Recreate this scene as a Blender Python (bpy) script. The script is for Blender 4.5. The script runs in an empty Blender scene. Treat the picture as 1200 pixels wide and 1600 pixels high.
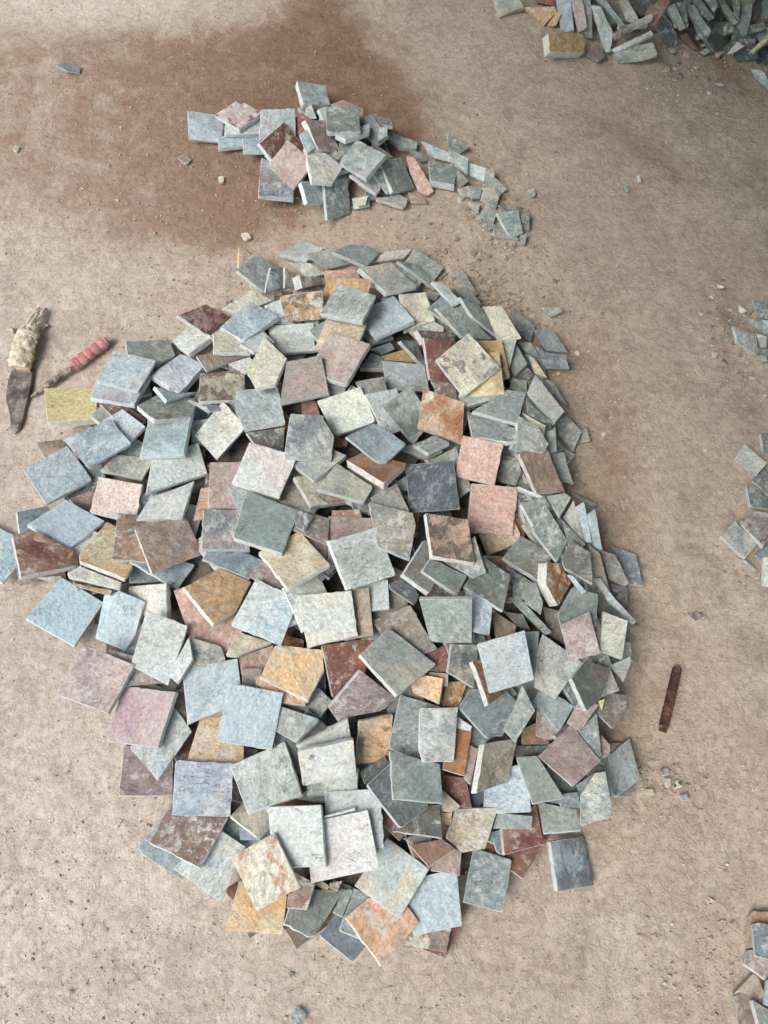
import bpy, math, random
import numpy as np
from mathutils import Vector, Matrix, noise
R = math.radians
S = bpy.context.scene
# ------------------------------------------------------------------ camera, world, sun, exposure
CAM_H, PITCH, F = 1.50, R(71.6), 1155.0          # height, angle below the horizon, focal length in photo pixels
cd = bpy.data.cameras.new('camera'); cam = bpy.data.objects.new('camera', cd); S.collection.objects.link(cam)
cam.location = (0, 0, CAM_H); cam.rotation_euler = (math.pi/2-PITCH, 0, 0)
cd.sensor_fit = 'VERTICAL'; cd.sensor_height = 36; cd.lens = 36*F/1600; cd.clip_start = .05; cd.clip_end = 400
S.camera = cam
SUN_EL, SUN_AZ = R(56), R(-122)                   # azimuth from +y, clockwise; the light comes from the near side by the knife
W = bpy.data.worlds.new('World'); S.world = W; W.use_nodes = True
wn = W.node_tree.nodes; bg = wn['Background']
sky = wn.new('ShaderNodeTexSky'); sky.sky_type = 'NISHITA'; sky.sun_disc = False
sky.sun_elevation = SUN_EL; sky.sun_rotation = SUN_AZ; sky.air_density = 1.8; sky.dust_density = 2.5
W.node_tree.links.new(sky.outputs[0], bg.inputs[0]); bg.inputs[1].default_value = 0.15
ld = bpy.data.lights.new('sun', 'SUN'); ld.energy = 1.25; ld.angle = R(30); ld.color = (1.0, .95, .89)
sun = bpy.data.objects.new('sun', ld); S.collection.objects.link(sun)
sd = Vector((math.sin(SUN_AZ)*math.cos(SUN_EL), math.cos(SUN_AZ)*math.cos(SUN_EL), math.sin(SUN_EL)))
sun.rotation_euler = sd.to_track_quat('Z', 'Y').to_euler(); sun.location = sd*6
S.view_settings.view_transform = 'Standard'; S.view_settings.look = 'None'
S.view_settings.exposure = 0.80; S.view_settings.gamma = 1.0

# ------------------------------------------------------------------ helpers
rng = random.Random(7)
def link(o): S.collection.objects.link(o); return o
def tag(o, label=None, cat=None, group=None, kind=None):
    for k, v in (('label', label), ('category', cat), ('group', group), ('kind', kind)):
        if v: o[k] = v
    return o
def lin(c): return tuple((x/255/12.92 if x <= 10.3 else ((x/255+.055)/1.055)**2.4) for x in c)
sT, cT = math.sin(PITCH), math.cos(PITCH)
RIGHT, FWD, DOWN = np.array([1, 0, 0.]), np.array([0, cT, -sT]), np.array([0, -sT, -cT])
def world_at(px, py, z=0.0):
    """the point of the level plane at height z that the photograph shows at px, py"""
    x, y = (px-600)/F, (py-800)/F
    Z = (CAM_H-z)/(sT+y*cT)
    return np.array([0, 0, CAM_H])+Z*(x*RIGHT+y*DOWN+FWD)
def V(p): return Vector((float(p[0]), float(p[1]), float(p[2])))
def NT(name):
    m = bpy.data.materials.new(name); m.use_nodes = True
    nt = m.node_tree; b = nt.nodes['Principled BSDF']
    b.inputs['Specular IOR Level'].default_value = .3
    def n(t, **k):
        q = nt.nodes.new(t)
        for a, v in k.items():
            if a.startswith('_'): q.inputs[a[1:].replace('_', ' ')].default_value = v
            else: setattr(q, a, v)
        return q
    def L(a, i): nt.links.new(a, i)
    def mapr(src, a, b_, c=0., d=1., t='SMOOTHSTEP'):
        q = n('ShaderNodeMapRange', interpolation_type=t); L(src, q.inputs[0])
        for i, v in enumerate((a, b_, c, d)):
            if hasattr(v, 'links'): L(v, q.inputs[i+1])
            else: q.inputs[i+1].default_value = v
        return q.outputs[0]
    def mix(f, a, c, mode='MIX'):
        q = n('ShaderNodeMix', data_type='RGBA', blend_type=mode)
        for s, i in ((f, 0), (a, 6), (c, 7)):
            if hasattr(s, 'links'): L(s, q.inputs[i])
            elif i == 0: q.inputs[i].default_value = s
            else: q.inputs[i].default_value = (*s[:3], 1)
        return q.outputs[2]
    def math_(op, a, c=0.):
        q = n('ShaderNodeMath', operation=op)
        for s, i in ((a, 0), (c, 1)):
            if hasattr(s, 'links'): L(s, q.inputs[i])
            else: q.inputs[i].default_value = s
        return q.outputs[0]
    def noise_(vec, scale, detail=4., rough=.55, dist=0.):
        q = n('ShaderNodeTexNoise', _Scale=scale, _Detail=detail, _Roughness=rough, _Distortion=dist); L(vec, q.inputs['Vector']); return q.outputs[0]
    def stretch(vec, s):
        q = n('ShaderNodeVectorMath', operation='MULTIPLY'); L(vec, q.inputs[0]); q.inputs[1].default_value = s; return q.outputs[0]
    def bump(h, dist, strength=1., normal=None):
        q = n('ShaderNodeBump', _Strength=strength, _Distance=dist); L(h, q.inputs['Height'])
        if normal: L(normal, q.inputs['Normal'])
        return q.outputs[0]
    return m, nt, b, n, L, mapr, mix, math_, noise_, stretch, bump

# ------------------------------------------------------------------ materials
def slate_materials():
    m, nt, b, n, L, mapr, mix, mth, nz, stretch, bump = NT('slate_face')
    A = lambda nm: n('ShaderNodeAttribute', attribute_name=nm)
    tc = A('tc').outputs['Vector']; ca = A('ca').outputs['Color']; cb = A('cb').outputs['Color']
    par = n('ShaderNodeSeparateXYZ'); L(A('par').outputs['Vector'], par.inputs[0])
    amt, riv, hard = par.outputs[0], par.outputs[1], par.outputs[2]
    blotch = nz(tc, 26, 7, .62, .35)
    lo = mth('SUBTRACT', .68, mth('MULTIPLY', amt, .32))
    d = mth('SUBTRACT', blotch, lo)
    wd = mth('ADD', .03, mth('MULTIPLY', mth('SUBTRACT', 1., hard), .11))
    f = mth('MULTIPLY', mapr(d, mth('MULTIPLY', wd, -.7), wd), mth('ADD', .62, mth('MULTIPLY', hard, .38)))
    speck = mapr(nz(tc, 120, 7, .8), .47, .56)
    f = mth('MULTIPLY', f, mth('ADD', hard, mth('MULTIPLY', mth('SUBTRACT', 1., hard), mapr(speck, 0., 1., .35, 1., 'LINEAR'))))
    soft = mapr(nz(tc, 12, 4, .55), .40, .60)
    f2 = mth('MAXIMUM', f, mth('MULTIPLY', mth('MULTIPLY', soft, mth('ADD', amt, .25)), .75))
    sx = n('ShaderNodeSeparateXYZ'); L(A('par2').outputs['Vector'], sx.inputs[0])
    crust, lines, warm = sx.outputs[0], sx.outputs[1], sx.outputs[2]
    col = mix(f2, ca, cb)
    # tint shifts across one face: iron-stained and greyer zones
    wz = mapr(nz(tc, 10, 5, .6, .5), .42, .66)
    col = mix(mth('MULTIPLY', wz, warm), col, (.50, .40, .29))
    dz = mapr(nz(tc, 16, 6, .65, .4), .50, .34)
    col = mix(mth('MULTIPLY', dz, .38), col, mix(1., col, (.50, .54, .57), 'MULTIPLY'))
    fine = nz(tc, 170, 6, .75)
    fine2 = nz(stretch(tc, (1, 1.25, 1)), 80, 8, .8, .3)
    col = mix(1., col, mix(mapr(fine, .3, .7, t='LINEAR'), (.60, .61, .62), (1.36, 1.35, 1.33)), 'MULTIPLY')
    col = mix(mth('MINIMUM', mth('ADD', mth('MULTIPLY', crust, .9), .3), 1.), col, mix(mapr(fine2, .36, .62, t='LINEAR'), (.64, .66, .68), (1.28, 1.27, 1.25)), 'MULTIPLY')
    # pale mineral crust and dust lodged on the rough parts
    cr = mth('MULTIPLY', mapr(nz(tc, 34, 9, .78, .4), .50, .58), mapr(fine2, .40, .56))
    col = mix(mth('MULTIPLY', cr, crust), col, (.60, .61, .58))
    pit = mapr(nz(tc, 130, 5, .7), .38, .31)
    col = mix(mth('MULTIPLY', pit, .7), col, mix(1., col, (.38, .38, .38), 'MULTIPLY'))
    ln = nz(stretch(tc, (1, 6, 1)), 42, 6, .75, .6)
    col = mix(mth('MULTIPLY', lines, mapr(ln, .47, .38)), col, mix(1., col, (.45, .46, .47), 'MULTIPLY'))
    col = mix(mth('MULTIPLY', lines, mapr(ln, .56, .66)), col, (.62, .62, .59))
    col = mix(.08, col, (.42, .40, .36))
    vein = mth('ABSOLUTE', mth('SUBTRACT', nz(stretch(tc, (1, 1.9, 1)), 17, 4, .5, .8), .5))
    vline = mapr(vein, 0., .010, 1., 0.)
    vm = mapr(nz(tc, 9, 2), .5, .58)
    col = mix(mth('MULTIPLY', mth('MULTIPLY', vline, vm), .75), col, (.13, .11, .10))
    # cleft terraces: a slow field cut into steps
    t0 = nz(stretch(tc, (1, 2.1, 1)), 20, 5, .55, .7)
    step = mth('SNAP', t0, .11)
    edge = mth('SUBTRACT', t0, step)
    h = mth('ADD', mth('MULTIPLY', step, 4.2), mth('MULTIPLY', edge, .5))
    streak = nz(stretch(tc, (1, 2.6, 1)), 60, 5, .7, .3)
    h = mth('ADD', mth('MULTIPLY', h, mth('ADD', riv, .25)), mth('MULTIPLY', streak, .42))
    h = mth('ADD', h, mth('MULTIPLY', fine, .42))
    L(bump(h, .0026, .95), b.inputs['Normal'])
    L(col, b.inputs['Base Color']); L(mapr(fine, .3, .7, .62, .9, 'LINEAR'), b.inputs['Roughness'])
    face = m
    m, nt, b, n, L, mapr, mix, mth, nz, stretch, bump = NT('slate_edge')
    A = lambda nm: n('ShaderNodeAttribute', attribute_name=nm)
    tc = A('tc').outputs['Vector']; ca = A('ca').outputs['Color']
    col = mix(.70, ca, (.66, .68, .67))
    g = nz(tc, 90, 6, .7)
    col = mix(1., col, mix(mapr(g, .3, .7, t='LINEAR'), (.70, .70, .70), (1.15, 1.15, 1.13)), 'MULTIPLY')
    lay = nz(stretch(tc, (1, 1, 9)), 60, 4, .6)
    col = mix(mapr(lay, .52, .62, 0., .4), col, (.26, .26, .25))
    L(col, b.inputs['Base Color']); b.inputs['Roughness'].default_value = .85
    L(bump(mth('ADD', g, lay), .0016, .8), b.inputs['Normal'])
    return face, m
FACE, EDGE = slate_materials()

def simple_mat(name, c0, c1, scale, bumpd, rough=.85, c2=None, stretchv=(1, 1, 1), lo=.4, hi=.6, metal=0., detail=6.):
    m, nt, b, n, L, mapr, mix, mth, nz, stretch, bump = NT(name)
    v = n('ShaderNodeTexCoord').outputs['Object']; v = stretch(v, stretchv)
    a = nz(v, scale, detail, .65, .3)
    col = mix(mapr(a, lo, hi), lin(c0), lin(c1))
    f = nz(v, scale*5, 5, .7)
    if c2: col = mix(mapr(nz(v, scale*1.7, 7, .7), .56, .64), col, lin(c2))
    col = mix(1., col, mix(mapr(f, .3, .7, t='LINEAR'), (.7, .7, .7), (1.22, 1.22, 1.22)), 'MULTIPLY')
    L(col, b.inputs['Base Color']); b.inputs['Roughness'].default_value = rough; b.inputs['Metallic'].default_value = metal
    L(bump(mth('ADD', a, f), bumpd, .9), b.inputs['Normal'])
    return m

PAL = dict(w=(207,213,208), b=(178,196,203), B=(108,123,131), g=(141,153,149), G=(97,107,105), D=(68,80,88), k=(215,209,186),
           y=(228,214,156), Y=(182,154,92), o=(222,182,132), O=(158,102,58), P=(206,168,152), q=(216,194,182), p=(172,154,150), r=(120,68,58),
           n=(122,103,91), m=(164,142,145), v=(158,168,186), A=(184,148,120))

# ------------------------------------------------------------------ slab mesh
class Acc:                                                     # collects slabs; builds one mesh from them
    def __init__(s): s.v = []; s.f = []; s.m = []; s.ca = []; s.cb = []; s.par = []; s.par2 = []; s.tc = []
    def build(s, name, mats=None):
        me = bpy.data.meshes.new(name); me.from_pydata(s.v, [], s.f)
        for mt in (mats or (FACE, EDGE)): me.materials.append(mt)
        me.polygons.foreach_set('material_index', s.m)
        me.polygons.foreach_set('use_smooth', [True]*len(s.f))
        for nm, tp, dat, w in (('ca', 'FLOAT_COLOR', s.ca, 4), ('cb', 'FLOAT_COLOR', s.cb, 4), ('par', 'FLOAT_VECTOR', s.par, 3), ('par2', 'FLOAT_VECTOR', s.par2, 3), ('tc', 'FLOAT_VECTOR', s.tc, 3)):
            at = me.attributes.new(nm, tp, 'POINT'); at.data.foreach_set('color' if w == 4 else 'vector', np.array(dat, dtype=np.float32).ravel())
        me.update(); me.set_sharp_from_angle(angle=R(32))
        return link(bpy.data.objects.new(name, me))
def slab(acc, poly, n, th, cols, rnd, M, amt=.4, riv=.5, chip=1.0, simple=False, hard=.2):
    """poly: world points of the upper face; n: its normal; M: world->object matrix"""
    P = [V(p) for p in poly]; n = V(n); c = sum(P, Vector())/len(P)
    ax = (P[1]-P[0]); ax = (ax-n*ax.dot(n)).normalized(); ay = n.cross(ax)
    q = [Vector(((p-c).dot(ax), (p-c).dot(ay))) for p in P]
    area = sum(q[i].x*q[(i+1) % len(q)].y-q[(i+1) % len(q)].x*q[i].y for i in range(len(q)))
    if area < 0: q.reverse()
    out = []
    stepl = .03 if simple else .009
    sd0 = rnd.uniform(0, 99)
    for i in range(len(q)):
        a, b_ = q[i], q[(i+1) % len(q)]; L_ = (b_-a).length; k = max(1, int(L_/stepl)); nrm = Vector(((b_-a).y, -(b_-a).x))/max(L_, 1e-6)
        rough = (.0003 if rnd.random() < .72 else .0013)*chip
        for j in range(k):
            t = j/k
            if j == 0:
                if simple: out.append(a); continue
                pv = q[i-1]; e = rnd.uniform(.0008, .0022)*chip
                if rnd.random() < .13*chip: e *= rnd.uniform(2, 4.5)
                d1 = (pv-a).normalized()*e; d2 = (b_-a).normalized()*e
                out += [a+d1, a+(d1+d2)*.30, a+d2]
            else:
                w = noise.noise(Vector((sd0+a.x*90+t*L_*120, a.y*90, i)))*rough*1.6+rnd.uniform(-1, 0)*rough*.8
                out.append(a+(b_-a)*t+nrm*w)
    N = len(out); tp = rnd.choice((0, 1, 1))
    rot = rnd.uniform(0, 6.283); cr, sr = math.cos(rot), math.sin(rot); off = (rnd.uniform(-9, 9), rnd.uniform(-9, 9), rnd.uniform(-9, 9))
    amp = .0011*(.3+riv)
    base = len(acc.v)
    def add(x, y, z):
        acc.v.append(tuple(M @ (c+ax*x+ay*y+n*z)))
        acc.tc.append((off[0]+cr*x-sr*y, off[1]+sr*x+cr*y, off[2]+z))
    inr = [(.988, 1)] if simple else [(.985, 1), (.90, 1), (.68, 1), (.36, 1)]
    add(0, 0, amp*noise.noise(Vector((sd0, 1, 1)))*1.5)
    for s_, _ in reversed(inr):
        for p in out:
            x, y = p.x*s_, p.y*s_
            zz = amp*2*noise.noise(Vector((x*38+sd0, y*38, sd0)))+amp*noise.noise(Vector((x*110+sd0, y*110, 3)))
            add(x, y, zz if not simple else 0)
    for p in out: add(p.x, p.y, -rnd.uniform(.0006, .0013)*min(chip, 1.4))
    flare = rnd.uniform(-.035, .03)
    if not simple:
        for i, p in enumerate(out):
            w = 1+flare*.5+noise.noise(Vector((p.x*60, p.y*60, sd0+4)))*.012*chip; add(p.x*w, p.y*w, -th*.5)
    for i, p in enumerate(out):
        w = 1+flare+noise.noise(Vector((p.x*40, p.y*40, sd0+8)))*.02*chip; add(p.x*w, p.y*w, -th)
    rings = len(inr)+(2 if simple else 3)
    def rg(k): return base+1+k*N
    for i in range(N): acc.f.append((base, rg(0)+i, rg(0)+(i+1) % N)); acc.m.append(0)
    for k in range(rings-1):
        for i in range(N):
            j = (i+1) % N
            acc.f.append((rg(k)+i, rg(k+1)+i, rg(k+1)+j, rg(k)+j)); acc.m.append(0 if k < len(inr)-1 else 1)
    acc.f.append(tuple(rg(rings-1)+i for i in reversed(range(N)))); acc.m.append(1)
    k = len(acc.v)-base; (a4, b4) = cols
    acc.ca += [(*a4, 1)]*k; acc.cb += [(*b4, 1)]*k; acc.par += [(amt, riv, hard)]*k
    q = .25 if riv < .1 else 1.
    acc.par2 += [(rnd.uniform(.05, .85)*q, rnd.choice((0., 0., .08, .18, .45))*q, rnd.choice((0, .1, .2, .35))*q)]*k
def cols_of(code, rnd):
    def j(c):
        v = rnd.uniform(.86, 1.12); return tuple(min(.85, x*v*rnd.uniform(.97, 1.03)) for x in lin(PAL[c]))
    a = j(code[0]); b_ = j(code[1]) if len(code) > 1 and code[1].isalpha() else tuple(x*.86 for x in a)
    if code[-1].isdigit(): amt = int(code[-1])/9
    elif len(code) == 1: amt = .25
    else: amt = .42
    return (a, b_), amt

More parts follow.
